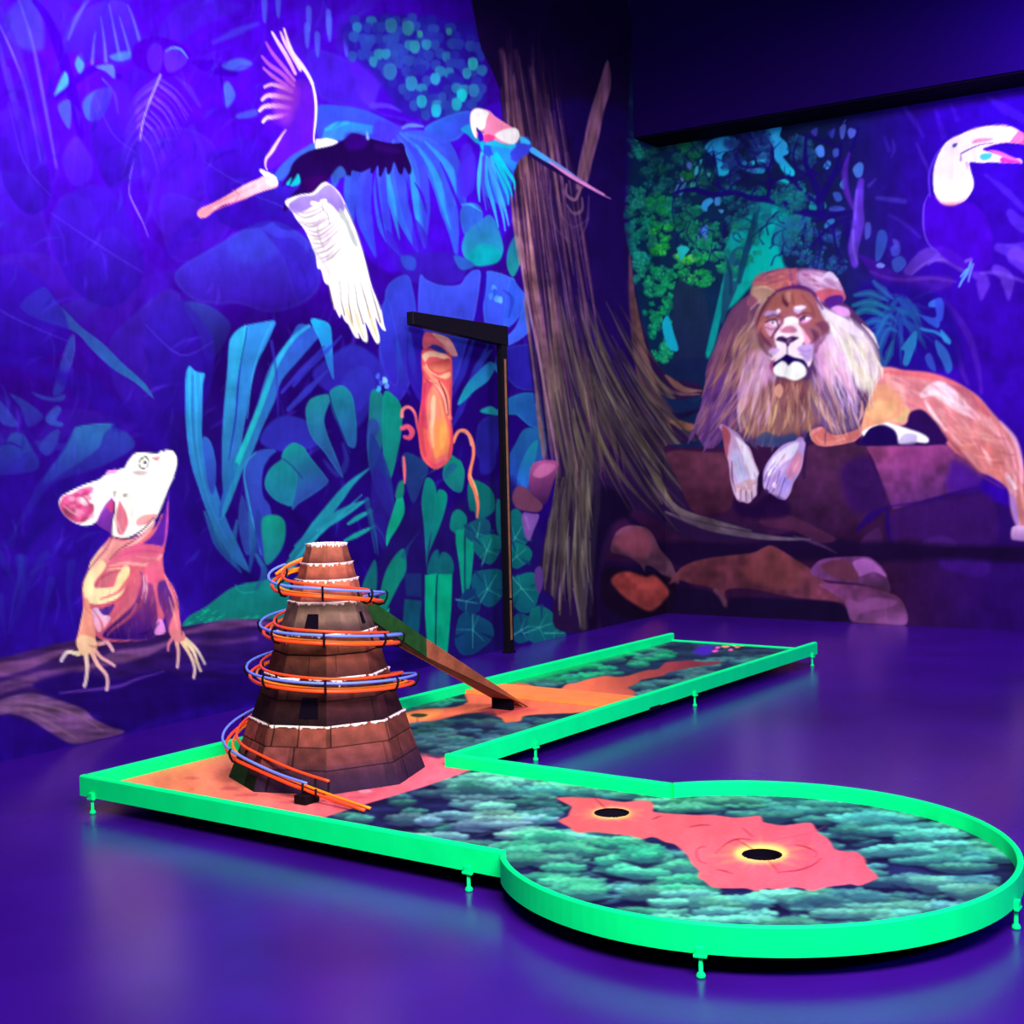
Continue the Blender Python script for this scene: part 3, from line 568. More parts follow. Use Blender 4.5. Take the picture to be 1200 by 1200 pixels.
# ------------------------------------------------ the forest on the right wall
rg = random.Random(31)
F("735,-200 1700,-200 1700,760 735,760", '2c0a86', s=1.2, n=1)
X0 = 735+OX
g = np.clip((xx-960)/140., 0, 1)[..., None]*np.ones_like(yy)[..., None]
IMG[:, X0:] = (col('14204c')*(1-g)+col('3007a0')*g)[:, X0:]  # violet light at the right end is painted into the wall colour
IMG[:, X0:] *= (1+.14*NA[:, X0:, None])
# pale clearing
F("846,330 850,290 862,262 880,250 890,240 905,230 925,250 915,275 912,300 925,320 900,322 880,336 862,356 846,370 838,400 830,420 824,400 826,340", '0c9c9c', '0aa094', s=4)
F("826,350 840,330 846,344 842,380 834,410 824,404 822,370", '0c8c90', s=3); F("896,268 908,240 914,242 908,270 918,310 904,318 870,330 870,300 882,292", '06b4a8', s=4, a=.9)
F("905,275 920,255 945,250 950,258 930,280 922,300", '1c80a0', s=3, a=.8)
F("884,160 890,150 912,148 916,160 918,180 912,196 894,200 882,186", '28b4e8', s=2, a=0)
# tree masses
def leafy(region, k, cols, sz=(4, 8), seed=1, a=.85, top=None):
    def one(x, y, r_):
        c = cols[r_.randrange(len(cols))]; q = r_.uniform(*sz)
        blob(x, y, q, q*.75, mixc(c, '0c1c40', .3), rg=r_, s=1.8, a=a*.8, k=8, j=.35)
        for _ in range(5):
            blob(x+r_.uniform(-q, q)*.8, y-q*.25+r_.uniform(-q, q)*.6, q*.28, q*.24, c, rg=r_, s=1.5, a=a, k=5)
    scatter(region, k, one, seed)
F("744,60 752,50 760,90 768,150 790,166 830,166 860,170 862,230 850,270 848,320 830,400 824,430 820,470 790,460 760,430 744,330 735,240 736,150", '102a50', s=2)
leafy("744,80 750,66 758,100 766,160 750,170 738,150", 30, ['1c3c54', '24485c', '1c4458'], (3, 6), 2, .6)
leafy("738,150 760,160 830,170 830,230 790,270 738,240", 70, ['1c6068', '1c6c60', '186058', '1a7470'], (4, 8), 3, .7)
leafy("732,230 790,230 838,250 838,290 770,320 738,310", 60, ['189070', '169c74', '1c7c60', '188468'], (4, 8), 4)
for rgn, k, cols, sz, sd in [("732,160 750,166 756,184 734,182", 8, ['20a080', '1c9078'], (4, 6), 5), ("738,215 752,218 756,240 734,250", 9, ['2c9c88', '1c9478'], (4, 7), 6), ("760,234 778,232 786,262 764,272", 14, ['14944c', '189c58'], (4, 7), 7),
    ("736,256 756,254 760,290 738,300", 12, ['1c9c90', '148c74'], (4, 8), 8), ("764,268 790,262 790,296 762,300", 14, ['1ca840', '18b450', '30c850'], (4, 6), 9), ("738,290 760,300 750,330 742,330", 10, ['14a48c', '20b48c'], (4, 7), 10),
    ("790,250 820,246 830,262 800,282", 14, ['146c54', '187c60'], (5, 8), 11), ("798,200 814,196 812,212 800,210", 6, ['186c40', '1c7840'], (4, 6), 12), ("795,170 820,166 822,184 802,186", 9, ['1a7454', '187c50'], (4, 7), 13),
    ("790,312 824,294 852,300 846,320 812,340 790,352", 30, ['20c064', '1cb45c', '38d060', '14a058'], (4, 7), 14), ("750,320 788,312 790,360 770,380 754,360", 34, ['14b068', '20b878', '109c64'], (4, 7), 15),
    ("756,366 786,352 790,380 764,400", 14, ['18b468', '0ea068'], (4, 7), 16), ("760,400 786,398 792,416 776,424 764,418", 16, ['18b478', '14a470', '28c080'], (4, 6), 17), ("788,300 810,296 820,300 800,316", 12, ['4ce050', '38d848', '60e868'], (3, 5), 18)]:
    leafy(rgn, k, cols, sz, sd)
F("792,330 812,336 824,340 830,370 828,400 824,420 818,450 796,448 790,420 788,380", '1c3050', '18204c', s=2)
F("776,380 783,370 790,392 795,410 786,410 780,400", '14a8cc', s=1.4)
F("854,300 872,290 866,330 854,360 846,380 846,350", '1c5c74', '18486c', s=2)
F("770,430 824,420 822,452 800,450 780,444", '14204c', s=3)
# lit sky gaps and branches
for s_, c_ in [("826,172 834,164 850,160 862,162 860,174 850,178 846,186 852,194 850,204 842,206 838,200 840,190 836,184 830,178", '28a4e0'), ("838,196 852,190 854,202 846,206", '20c0e4'),
    ("866,192 872,188 876,192 872,194", '2cbce4'), ("878,190 884,188 884,193 879,193", '2cc0e4'), ("887,186 894,178 898,180 898,190 890,192", '2cc4e8'), ("868,196 880,198 892,196 896,200 886,203 874,200", '4098dc'),
    ("815,196 818,195 818,203 814,205", '40b8d8'), ("820,188 823,187 821,193", '40b4dc'), ("828,203 833,203 830,208", '38b0c8'), ("822,198 824,199 821,206", '3098a8'), ("810,214 816,213 813,219 809,219", '30a090'),
    ("806,190 811,192 809,198 805,195", '5478d8'), ("797,208 801,210 799,214", '6484d8'), ("790,226 794,216 796,218 792,228", '507cc8'), ("800,216 804,214 802,224 797,230 796,224", '3474a8'),
    ("824,236 832,232 836,236 830,242 828,248 822,244", '3498dc'), ("838,232 844,230 844,240 838,240", '3c88cc'), ("842,246 848,246 846,250", '4c98e0'), ("820,268 828,264 830,270 824,276 820,272", '3c88dc'), ("811,278 814,278 813,282", '50a0e8'),
    ("817,276 820,276 819,281", '5088e0'), ("825,276 829,276 826,286", '5880dc'), ("794,290 802,288 808,292 802,300 798,306 795,298", '20c4c4'),
    ("898,152 910,149 916,150 914,160 922,168 924,180 918,184 924,192 930,200 929,206 922,208 916,196 908,186 906,172 898,158", '2cb4ec'), ("914,194 924,194 931,201 929,208 921,205", '1ccce8'), ("913,212 920,210 925,214 922,220 920,215", '18c8cc'),
    ("890,196 896,199 894,203 884,202", '2094c0'), ("938,166 942,160 944,168", '4c88d8'), ("955,176 960,170 965,172 966,182 960,184", '4c8ce8'), ("965,196 970,188 974,192 971,198", '40a8e0'), ("976,176 982,174 983,182 977,184", '3c58b8'),
    ("986,164 984,150 991,146 990,158", '4864c4'), ("993,154 997,150 1004,154 1001,160 996,162", '5068cc'), ("1000,196 1007,190 1012,194 1010,206 1004,208 1000,202", '4880d8'), ("984,216 990,208 991,218 988,222", '3088c8'), ("976,226 984,226 987,234 980,236", '3458b8'),
    ("948,244 952,232 958,228 965,234 968,244 956,246", '188c94'), ("972,242 986,242 990,246 974,248", '3448a8'), ("966,264 972,256 978,258 976,268 968,268", '2c70b0'), ("980,272 986,272 984,278 979,277", '3a48b0'), ("986,152 989,142 992,140", '4c60c4'),
    ("950,154 958,150 956,160", '3a3ca8'), ("970,156 978,150 976,162", '3040a8')]:
    F(s_, c_, s=1.3)
leafy("850,168 880,150 905,150 900,200 880,210 850,214", 34, ['243c90', '2c4ca0', '1c3c84'], (5, 9), 20, .5)
leafy("850,214 880,222 910,220 940,240 890,270 850,270", 40, ['148480', '187c84', '1c6c84'], (5, 9), 21, .5)
leafy("915,215 940,216 952,230 935,245 910,235", 22, ['1c7484', '187c84', '1c5c90'], (4, 8), 22, .6)
leafy("925,165 945,160 960,190 950,210 930,200", 20, ['1c4c80', '246088'], (4, 8), 23, .6)
leafy("930,270 950,250 980,260 996,290 990,320 940,318", 40, ['2c4cac', '2858a4', '247098'], (3, 6), 24, .6)
leafy("800,270 840,290 830,300 806,290", 12, ['1c8c64', '18a068'], (4, 7), 25)
leafy("884,160 900,156 904,190 890,184", 10, ['2c60a8', '286cb0'], (3, 6), 26, .5)
for s_, c_ in [("1028,274 1036,270 1040,280 1034,300 1026,306", '3050b0'), ("1014,262 1020,262 1020,276 1014,280", '4a50bc'), ("1044,290 1054,286 1054,298 1046,300", '3a44b4'), ("1045,306 1056,300 1062,310 1050,320", '3450b0'), ("1046,280 1054,284 1050,292", '4840b8')]:
    F(s_, c_, s=2, a=.85)
BR = '1a0c6c'
for s_, w_ in [("790,226 812,222 836,228 862,226 880,232 900,234 920,240 940,248 960,252 990,250 1002,246", (3, 7, 6, 8, 9, 8, 4)), ("835,214 842,218 852,226", (3, 4)), ("836,180 840,200 842,216", (3, 2)), ("900,234 904,220 898,196 890,190", (4, 2)),
    ("904,214 916,208 932,208 944,212", (4, 2)), ("900,200 906,184 904,170", (3, 2)), ("962,250 960,230 950,204 944,190 944,162", (10, 9, 6, 3)), ("950,206 934,198 930,180 936,160", (4, 3, 1)), ("962,232 974,210 984,184 986,164", (10, 7, 4, 2)),
    ("976,208 996,180 1006,150", (5, 3)), ("940,158 956,162 972,168 984,172", (2, 4, 2)), ("958,204 944,196 936,186", (3, 1)), ("904,216 898,230 886,236", (3, 1)), ("924,206 940,224 958,238", (3, 6)),
    ("1000,254 980,262 962,276 944,300", (5, 4, 2)), ("990,250 970,256 950,262 932,280", (4, 3, 1.5)), ("960,270 962,290 958,312", (3, 1)), ("976,266 980,290 990,310", (4, 2)), ("992,262 996,290 1000,312", (8, 3)), ("944,262 938,290 936,310", (2, 1)),
    ("800,214 794,222 788,240 790,262", (2, 1)), ("818,206 812,216", (1.5, 1)), ("860,176 864,190 876,196 900,196", (1.4, 1)), ("842,214 860,204 880,196", (2, 1)), ("852,226 862,214 880,208", (2, 1)), ("838,292 846,282 850,260", (4, 2)),
    ("880,232 888,216 904,214", (2, 1.4)), ("874,140 880,160 890,176", (3, 1))]:
    S(s_, w_, BR, s=1.4, a=.9)
S("890,242 884,262 876,290 862,310", (2, 9, 8, 4), '14406c', s=2.5, a=.8)
for i in range(90):
    x0, y0 = rg.uniform(790, 1000), rg.uniform(160, 320); a = rg.uniform(-2.8, -.3); L = rg.uniform(10, 36)
    S([(x0, y0), (x0+L*.5*math.cos(a), y0+L*.5*math.sin(a)), (x0+L*math.cos(a+.5), y0+L*math.sin(a+.5))], (2.2, 1.4, .5), BR, a=.7, s=1.3)
# purple boughs on the right
for s_, w_, c_, a_ in [("995,180 990,200 992,224 1000,244", (3, 7, 7, 4), '5a28b8', .8), ("1009,212 1006,240 1006,262 1000,290 1002,310", (7, 11, 14, 13, 8), '5c34c4', .95), ("1004,222 1003,240 1002,256", (1, 3, 2), '7a58e0', .8),
    ("1000,270 1000,290 1004,308", (2, 4, 1), '7c68e8', .7), ("1008,300 1016,306 1030,318 1050,330 1080,334 1110,330", (4, 16, 20, 20, 22, 14), '3c149c', .95), ("1064,318 1076,306 1090,298 1110,300 1128,312", (10, 16, 18, 14), '5430b0', .9),
    ("1068,322 1086,308 1106,304 1126,314", (2, 4, 2), '7850c8', .7), ("1020,318 1050,328 1090,326 1120,330", (2, 5, 2), '6030a8', .6), ("1088,310 1098,300 1102,292", (2, 5, 5), '5c3cc4', .9),
    ("1144,322 1152,328 1150,350", (10, 16, 4), '6638cc', .6), ("1168,316 1180,326 1182,350", (12, 16, 4), '6c40dc', .6), ("1190,300 1220,320 1260,360", (20, 30, 10), '6a3ce0', .6), ("1150,320 1170,320 1200,330", (3, 6, 3), '7850e0', .5),
    ("1106,352 1122,372 1136,396 1146,430 1150,460", (5, 8, 8, 6, 3), '5020bc', .6), ("1120,400 1126,430 1134,450", (3, 6, 4), '5824c0', .6), ("1066,352 1080,346 1090,342", (1, 4, 2), '5048c8', .8),
    ("1060,126 1074,146 1082,160", (4, 7, 2), '4c28cc', .5), ("1096,128 1106,160", (3, 8), '4820c8', .45), ("1114,122 1122,140", (3, 6), '4a24cc', .45), ("1156,112 1172,124 1200,140", (3, 12, 10), '4c28d0', .5),
    ("1074,168 1082,186 1090,204", (2, 4, 2), '5434d0', .6), ("1036,160 1042,176", (2, 5), '4428c0', .5), ("1046,164 1048,176 1044,184", (2, 4, 1), '4c38c8', .5), ("1018,218 1026,210", (4, 2), '4a38c0', .6), ("1028,232 1046,234 1060,236", (4, 6, 6), '4a3cc8', .6),
    ("1042,252 1060,262 1078,278", (2, 5, 3), '4424bc', .6), ("1155,205 1180,225 1200,245", (3, 8, 6), '4c2cd0', .5), ("1150,256 1160,280", (3, 5), '4820cc', .5), ("1184,250 1196,262 1220,270", (10, 18, 10), '5c38dc', .5), ("1170,290 1190,296 1210,306", (10, 18, 12), '6440e0', .5)]:
    S(s_, w_, c_, a=a_, s=3, tx=.15)
rg = random.Random(77)
for i in range(60):
    x, y = rg.uniform(1210, 1560), rg.uniform(-60, 520)
    a = rg.uniform(-2.2, 2.2); L = rg.uniform(30, 110)
    S([(x, y), (x+L*.5*math.cos(a), y+L*.5*math.sin(a)), (x+L*math.cos(a+.5), y+L*math.sin(a+.5))], (3, rg.uniform(6, 18), 2), ['4a24cc', '5c3cd8', '2c50b4', '2c1090'][rg.randrange(4)], a=.5, s=3)
F("1103,232 1118,238 1140,238 1160,262 1162,300 1150,318 1120,312 1100,296 1086,280 1082,252 1084,238 1090,228", '4206bc', s=3, a=.8)
S("1117,160 1104,172 1094,188 1089,204 1089,218 1090,230", (1, 2.5, 3, 2), '5a34dc', a=.9, s=1.3)
S("1088,228 1083,240 1082,260 1084,276 1090,288 1098,294", (1, 2, 2, 1), '6a40e0', a=.9, s=1.3)
for s_, w_, c_ in [("1138,306 1134,318 1128,328 1124,336", (2, 4, 2), '5c9cf4'), ("1140,310 1136,324 1135,330", (3, 3, 2), '6880f0'), ("1133,316 1126,324", (3, 2), '50a4f0'), ("1132,306 1138,304", (4, 4), '7048dc')]: S(s_, w_, c_, a=.9)
F("1027,310 1032,308 1037,311 1034,314 1028,313", '6c78dc', s=1.3)
# dark ferns behind the lion's back
F("1004,340 1040,330 1100,344 1120,380 1124,430 1060,432 1036,420 1016,384", '1c0a7c', s=10, a=.8)
for i in range(46):
    x0, y0 = 1048+rg.uniform(-8, 14), 352+rg.uniform(-8, 30); a = rg.uniform(.2, 3.1); L = rg.uniform(24, 60)
    S([(x0, y0), (x0+L*.5*math.cos(a), y0+L*.35*math.sin(a)), (x0+L*.9*math.cos(a), y0+L*.9*math.sin(a))], (1, rg.uniform(3, 7), 1), ['1c4c90', '243ca0', '1c5c8c', '2a2c9c'][rg.randrange(4)], a=.55, s=2)
for s_, w_, c_ in [("1040,352 1020,344 1002,346", 10, '245c90'), ("1042,362 1020,354 1000,358", 10, '1c6c8c'), ("1040,372 1016,362 998,372", 12, '1c688c'), ("1044,380 1024,376 1008,384", 10, '2050a0'), ("1050,376 1040,370 1028,392 1020,410", 11, '2454a8'),
    ("1050,388 1040,386 1030,410 1034,424", 12, '2454a8'), ("1046,350 1030,336 1024,330", 10, '2c50a8'), ("1046,400 1040,420 1036,428", 10, '205490')]:
    S(s_, (3, w_, 5), c_, a=.7, s=1.8)
    S(s_, (1, w_*.35, 1), mixc(c_, '28a0b0', .4), a=.6, s=1.8)
for s_, c_ in [("1072,366 1080,372 1090,380 1100,384 1102,370 1104,350 1092,352 1088,358 1098,362 1096,372 1084,370", '2c50c0'), ("1078,384 1090,386 1098,388 1108,394 1114,400 1112,404 1104,396 1094,390 1082,388", '2c7cc8'),
    ("1088,356 1094,352 1104,354 1102,358 1090,360", '3460cc'), ("1068,392 1074,388 1074,402 1070,414 1064,428 1058,426 1060,412 1056,408", '2474ac'), ("1084,418 1090,414 1096,428 1096,436 1088,430", '2c44ac'),
    ("1096,398 1108,408 1114,420 1116,432 1110,438 1104,424 1098,412", '2c60b8'), ("1102,386 1112,396 1114,402 1106,400", '2c88cc'), ("1096,352 1106,354 1104,376 1098,370", '3044c0')]:
    F(s_, c_, s=1.6, a=.9)

leafy("840,262 882,256 890,300 862,330 842,320", 34, ['189474', '148468', '1ca07c', '147474'], (3, 6), 51, .7)
leafy("906,226 940,226 936,262 916,262", 22, ['147c7c', '1c8c84', '186c74'], (4, 7), 52, .6)
leafy("924,262 950,254 960,300 930,318 920,290", 26, ['206c88', '245c8c', '1c7c80'], (3, 6), 53, .6)
for s_, w_ in [("884,250 880,276 872,304 866,330", (3, 7, 8, 6)), ("884,262 874,256 864,254", (3, 2)), ("880,280 892,268 900,262", (3, 2)), ("850,300 856,320 856,344", (2, 4, 4))]:
    S(s_, w_, '10385c', a=.8, s=2.2)
# rocks
F("735,520 790,524 870,522 960,516 1040,512 1100,514 1140,520 1200,600 1700,600 1700,790 735,790", '32143c', s=3, tx=.15, lab=L_ROCK)
g = np.clip((xx-1040)/120., 0, 1)[..., None]*np.ones_like(yy)[..., None]
m = (LAB == L_ROCK)[..., None]*g*.7; m[:, :OX+735] = 0
IMG += (col('2a0a78')-IMG)*m
F("782,530 830,530 852,532 860,545 862,560 860,580 850,600 800,598 786,560", '542a40', '3c1a34', s=3, tx=.2, lab=L_ROCK)
F("938,528 960,520 1010,518 1020,540 1034,570 1042,590 1018,610 980,622 930,618 900,600 920,560", '4a2448', '34163e', s=3, tx=.2)
F("985,550 1020,535 1040,590 1000,600", '2c0c60', s=10, a=.6)
F("1017,520 1060,518 1110,522 1130,534 1150,556 1146,566 1110,578 1070,590 1050,596 1044,592 1034,566 1024,540", '843a70', '58286c', ax=(1060, 520, 1080, 590), s=2, tx=.25, lab=L_ROCK)
F("1050,520 1100,522 1108,540 1080,552 1060,545", '8c3880', s=8, a=.5)
F("1120,540 1150,560 1140,576 1110,574 1112,552", '40128c', s=8, a=.8)
F("1044,602 1080,590 1120,584 1160,580 1170,620 1160,640 1110,636 1060,630 1046,640 1040,620", '3a1464', s=5, a=.8)
S("1040,594 1020,606 1004,622", (3, 10, 3), '240866', a=.9, s=3); S("1040,594 1040,616 1044,640", (3, 6, 3), '240866', a=.9, s=3); S("1040,594 1080,588 1110,580 1150,570", (2, 3, 2), '2a0a70', a=.8, s=2)
F("1008,634 1030,618 1036,640 1042,650 1010,644", '48205c', s=3, a=.8); F("1080,636 1100,628 1120,634 1118,642 1090,644", '4c2080', s=4, a=.7); F("1100,654 1130,648 1150,652 1162,664 1150,676 1110,668", '3c147c', s=6, a=.8)
S("735,640 800,650 880,655 940,640 1000,648 1060,646 1200,650", (10, 36, 40, 30, 24, 16, 20), '180a30', a=.9, s=8)
S("870,620 900,632 940,630 990,640 1040,650", (3, 10, 8, 12, 4), '1c0c34', a=.8, s=4); S("930,628 960,638 980,648", (1, 4, 1), '583868', a=.7, s=2)
F("900,600 930,606 960,620 980,632 960,636 930,622 905,618 890,612", '582848', s=3, a=.6)
# tree trunk across the corner
TR = "560,40 580,90 592,130 600,180 606,230 608,280 612,320 622,370 634,430 644,480 650,520 654,545 650,580 640,620 634,660 636,690 648,700 650,735 680,742 702,738 706,700 704,668 712,640 722,612 750,598 790,625 830,634 890,632 900,626 860,612 826,606 808,594 796,566 786,545 778,524 800,520 822,514 822,500 800,494 786,480 774,462 790,468 822,464 822,452 800,446 782,440 766,418 756,392 748,360 742,330 738,300 732,270 730,240 731,200 734,150 738,100 740,60 740,20 700,-60 560,-60"
F(TR, '180a38', '281440', ax=(0, 60, 0, 330), s=1.6, lab=L_TREE)  # darker upward: shade at the wall top painted into the trunk
F("640,130 700,120 740,140 734,240 740,320 752,400 770,470 700,430 660,380 640,280", '1c0a58', s=14, a=.8)
for s_, w_, c_, a_ in [("588,60 606,160 624,260 640,380 660,520", 16, '7a4c68', .6), ("604,60 626,170 644,290 662,420", 12, '5c3858', .6), ("622,80 644,180 656,260", 12, '6a4460', .55), ("640,400 664,480 676,560 668,660", 18, '5a4c48', .55),
    ("670,400 700,470 730,530 770,590", 18, '585040', .55), ("738,330 748,400 770,460 800,500", 12, '6a4448', .5), ("612,300 634,400 650,490", 8, '84586c', .6), ("650,420 684,520 690,620 684,720", 12, '3c3038', .6)]:
    S(s_, (w_*.3, w_, w_*.8, w_*.3), c_, a=a_, s=6)
rg = random.Random(21)
barks = ['94607c', '74486c', 'a4707c', '643e58', '885858', '4c2c4c', 'a87874']
def bark(s_, w_, c_, a_=.8): S(s_, (w_*.3, w_, w_*.8, w_*.2), c_, a=a_, s=1.9, tx=.25, tn='a')
for i in range(150):
    u = rg.random()
    xt = 584+u*70; xb = 636+u**1.2*95
    y0 = rg.uniform(30, 480); y1 = y0+rg.uniform(60, 200); y1 = min(y1, 560)
    f = lambda y: (xt+(xb-xt)*(max(0, y-70)/480)**1.1)+rg.uniform(-2, 2)
    ym = (y0+y1)/2
    c = barks[rg.randrange(7)]
    if y0 > 300: c = mixc(c, '5a4a48', .55)
    bark([(f(y0), y0), (f(ym), ym), (f(y1), y1)], rg.uniform(1.5, 6), c, (.7 if u < .45 else .4)*min(1, .15+max(0, y0-30)/110))  # bark fades upward into the painted shade
for i in range(60):
    u = rg.random()
    xt = 584+u*75; xb = 636+u**1.2*100
    y0 = rg.uniform(70, 450); y1 = y0+rg.uniform(60, 160); ym = (y0+y1)/2
    f = lambda y: (xt+(xb-xt)*(max(0, y-70)/480)**1.1)
    bark([(f(y0), y0), (f(ym), ym), (f(y1), y1)], rg.uniform(1.5, 3.5), '1c0c3c', .7)
S("608,260 610,300 618,350 632,420 646,500 654,545", (1.5, 3, 3, 2), 'a07c94', a=.7)
F("712,70 716,100 708,130 702,160 694,190 688,215 676,222 677,200 684,165 692,130 700,105", '8a5c78', s=2, a=.9, tx=.3, tn='v', lab=L_TREE)
S("704,110 696,150 686,190 680,212", (2, 5, 3), '9c6c74', a=.6, s=1.6)
S("664,216 664,228 674,234 680,222", (2, 4, 3), '9c6c88', a=.8, s=1.8); S("664,240 672,250 682,246 682,232", (2, 4, 2), '8a6078', a=.7, s=1.8)
for s_ in ["654,200 654,240 670,266 690,256", "645,210 648,260 668,284", "690,230 688,260 680,280"]: S(s_, (1, 3, 1), '6a4878', a=.6, s=2)
# flare and roots
for s_, w_, c_ in [("738,300 742,360 752,410 764,440 790,460 820,462", 9, '6c4858'), ("744,350 752,400 764,444 776,480 790,510", 7, '7a5650'), ("740,380 752,440 772,480 800,500 816,508", 10, '604048'),
    ("700,400 716,440 736,480 756,520 776,560", 10, '625848'), ("690,420 712,480 740,530 776,590", 9, '544a44'), ("706,450 730,490 760,540 786,590 820,606", 12, '6c6250'), ("686,470 700,510 730,560 766,600", 7, '44383c'),
    ("672,480 676,540 664,600 660,660 656,720", 9, '5c5044'), ("690,520 682,560 684,620 676,680 680,730", 10, '5a4e42'), ("660,560 650,600 644,640 640,680", 8, '4c4240'), ("700,520 686,580 676,640 670,700", 5, '3c3038'),
    ("760,560 790,596 830,610 880,622", 8, '5c4c58'), ("780,600 830,618 900,630 950,632", 8, '5a4a5c'), ("654,540 650,590 640,640 636,680", 5, '6c5c50'), ("780,440 800,456 822,458", 8, '7a5450'), ("786,494 806,500 822,500", 10, '8c5a48')]:
    bark(s_, w_, c_, .9)
for s_ in ["680,500 690,560 684,640 690,720", "700,560 730,600 770,640 780,690", "668,560 668,620 664,700", "716,500 750,560 780,610", "760,470 790,488 820,480", "720,420 750,490 780,540"]:
    S(s_, (2, 8, 3), '180c34', a=.8, s=3)
F("690,600 705,570 730,580 740,600 716,616 704,650 700,690 700,736 688,738 690,660", '150a2a', s=6, a=.9, lab=L_TREE)
for s_, w_, c_ in [("662,668 657,690 655,715", 4, '9c8490'), ("676,600 672,660 678,722", 4, '8a7864'), ("648,620 642,650 638,690", 4, '6c5c50'), ("690,640 688,690 684,728", 3, '4c4058'), ("672,690 678,715 680,735", 3, '8c7c9c')]:
    bark(s_, w_, c_, .8)
CLIP[0] = L_TREE
rg = random.Random(55)
for i in range(130):       # streaks running down into the spreading roots
    u = rg.random(); x0 = 640+u*110; y0 = rg.uniform(330, 470)+u*30
    k = .15+.75*u; L = rg.uniform(60, 150)
    x1 = x0+L*k*.45; x2 = x0+L*k*1.0; y1 = y0+L*.55; y2 = y0+L*1.0
    c = ['6c6450', '58503f', '3a3038', '7c7460', '241a3c', '5c4a4c', '1a1034', '4c443c'][rg.randrange(8)]
    S([(x0, y0), (x1, y1), (x2, y2)], (.8, rg.uniform(2, 7), .6), c, a=rg.uniform(.25, .65), s=2)
for s_, w_, c_ in [("668,520 666,570 656,620 650,680 648,700", 12, '4c4440'), ("690,510 688,570 680,630 680,690 684,735", 15, '4c4440'), ("652,560 646,610 640,660", 7, '3c3440'), ("696,520 700,580 694,640 692,720", 8, '2c2438')]:
    S(s_, (w_*.5, w_, w_, w_*.5), c_, a=.75, s=4)
for i in range(60):
    u = rg.random(); y0 = rg.uniform(530, 660); x0 = 644+u*50; L = rg.uniform(30, 80)
    S([(x0, y0), (x0-4*(1-u), y0+L*.5), (x0-6*(1-u)+4*u, y0+L)], (.6, rg.uniform(1.5, 4), .5), ['7c7260', '6c6458', '2a2030', '8c8478', '1c1434', '544a48'][rg.randrange(6)], a=rg.uniform(.35, .75), s=1.6)
for i in range(70):        # darker fissures on the lit side
    u = rg.random(); y0 = rg.uniform(60, 480); xt = 586+u*60+(y0-70)*.13; L = rg.uniform(40, 120)
    S([(xt, y0), (xt+L*.07, y0+L*.5), (xt+L*.16, y0+L)], (.5, rg.uniform(1, 3), .5), ['1c0c38', '2c1840', 'ac8088', '3c2448'][rg.randrange(4)], a=rg.uniform(.3, .6), s=1.5)
CLIP[0] = None

# stones left of the trunk
F("620,576 622,548 632,540 652,540 654,548 650,560 640,590 628,588", 'a8508c', '3c1c4c', ax=(630, 545, 640, 588), s=1.4, lab=L_ROCK)
F("624,556 634,544 650,544 648,552 634,560", 'c0689c', s=2)
F("600,584 604,572 614,570 624,580 636,592 630,600 612,598 604,594", '6c3c58', s=1.4, lab=L_ROCK)
F("612,602 624,602 632,604 626,620 620,634 614,624", '7c50a0', s=1.4, lab=L_ROCK); F("627,668 634,664 637,680 632,696 627,684", '5c3c88', s=1.4, lab=L_ROCK)
S("616,606 620,620", (4, 2), 'a070c0', a=.6, s=2)

# boulders at the foot of the tree
F("704,664 730,660 800,668 810,712 800,730 735,738 704,734", "1c0d38", s=5)
F("716,640 722,624 736,616 756,618 766,628 774,644 786,658 792,672 796,682 790,684 776,674 764,664 756,664 756,676 752,664 736,652 718,648", '6c3c54', '4c3048', s=2, tx=.3, lab=L_ROCK)
F("720,636 736,622 754,622 764,640 756,652 740,650", '8c4454', s=6, a=.7)
F("706,672 720,664 756,670 790,680 792,710 780,722 735,724 712,712 704,700", '180c24', s=4)
F("716,680 724,672 736,670 750,674 758,676 766,674 776,682 784,694 778,704 770,712 762,716 754,714 744,708 732,700 722,690", 'a84440', '8c3c3c', s=4, tx=.25, lab=L_ROCK)
F("784,684 800,664 830,654 880,648 894,642 906,640 930,654 952,668 972,684 1006,686 1020,688 1050,698 1060,712 1062,730 1040,735 1000,728 990,708 960,704 920,698 880,690 850,692 856,712 848,708 836,690 810,684 796,680", '5c2c38', '64304c', s=2.5, tx=.3, lab=L_ROCK)
F("890,650 910,646 940,668 930,690 890,684 870,670", '783c40', s=8, a=.6)
F("840,690 854,708 848,712 836,694", '5c3854', s=2)
F("796,690 836,694 850,712 860,700 920,702 980,706 998,728 900,726 796,722", '180c30', s=4)
F("956,660 970,654 1010,652 1024,656 1036,668 1041,680 1043,694 1030,690 1006,684 970,680 950,672", '783c84', '58305c', ax=(1000, 655, 1000, 690), s=2, tx=.25, lab=L_ROCK)
F("1000,658 1018,655 1034,668 1038,676 1024,670 1006,676 1002,668", '9c58a8', s=2); F("962,662 990,656 1004,670 1004,680 976,676", '64304c', s=2.5)
F("960,684 1006,686 1040,694 1058,706 1062,732 1030,730 998,728 992,708 974,694", '74386c', '704078', s=2, tx=.25)
F("990,708 996,702 1008,706 1020,700 1050,704 1042,712 1010,718 1000,728", '8c4c90', s=3, a=.7)
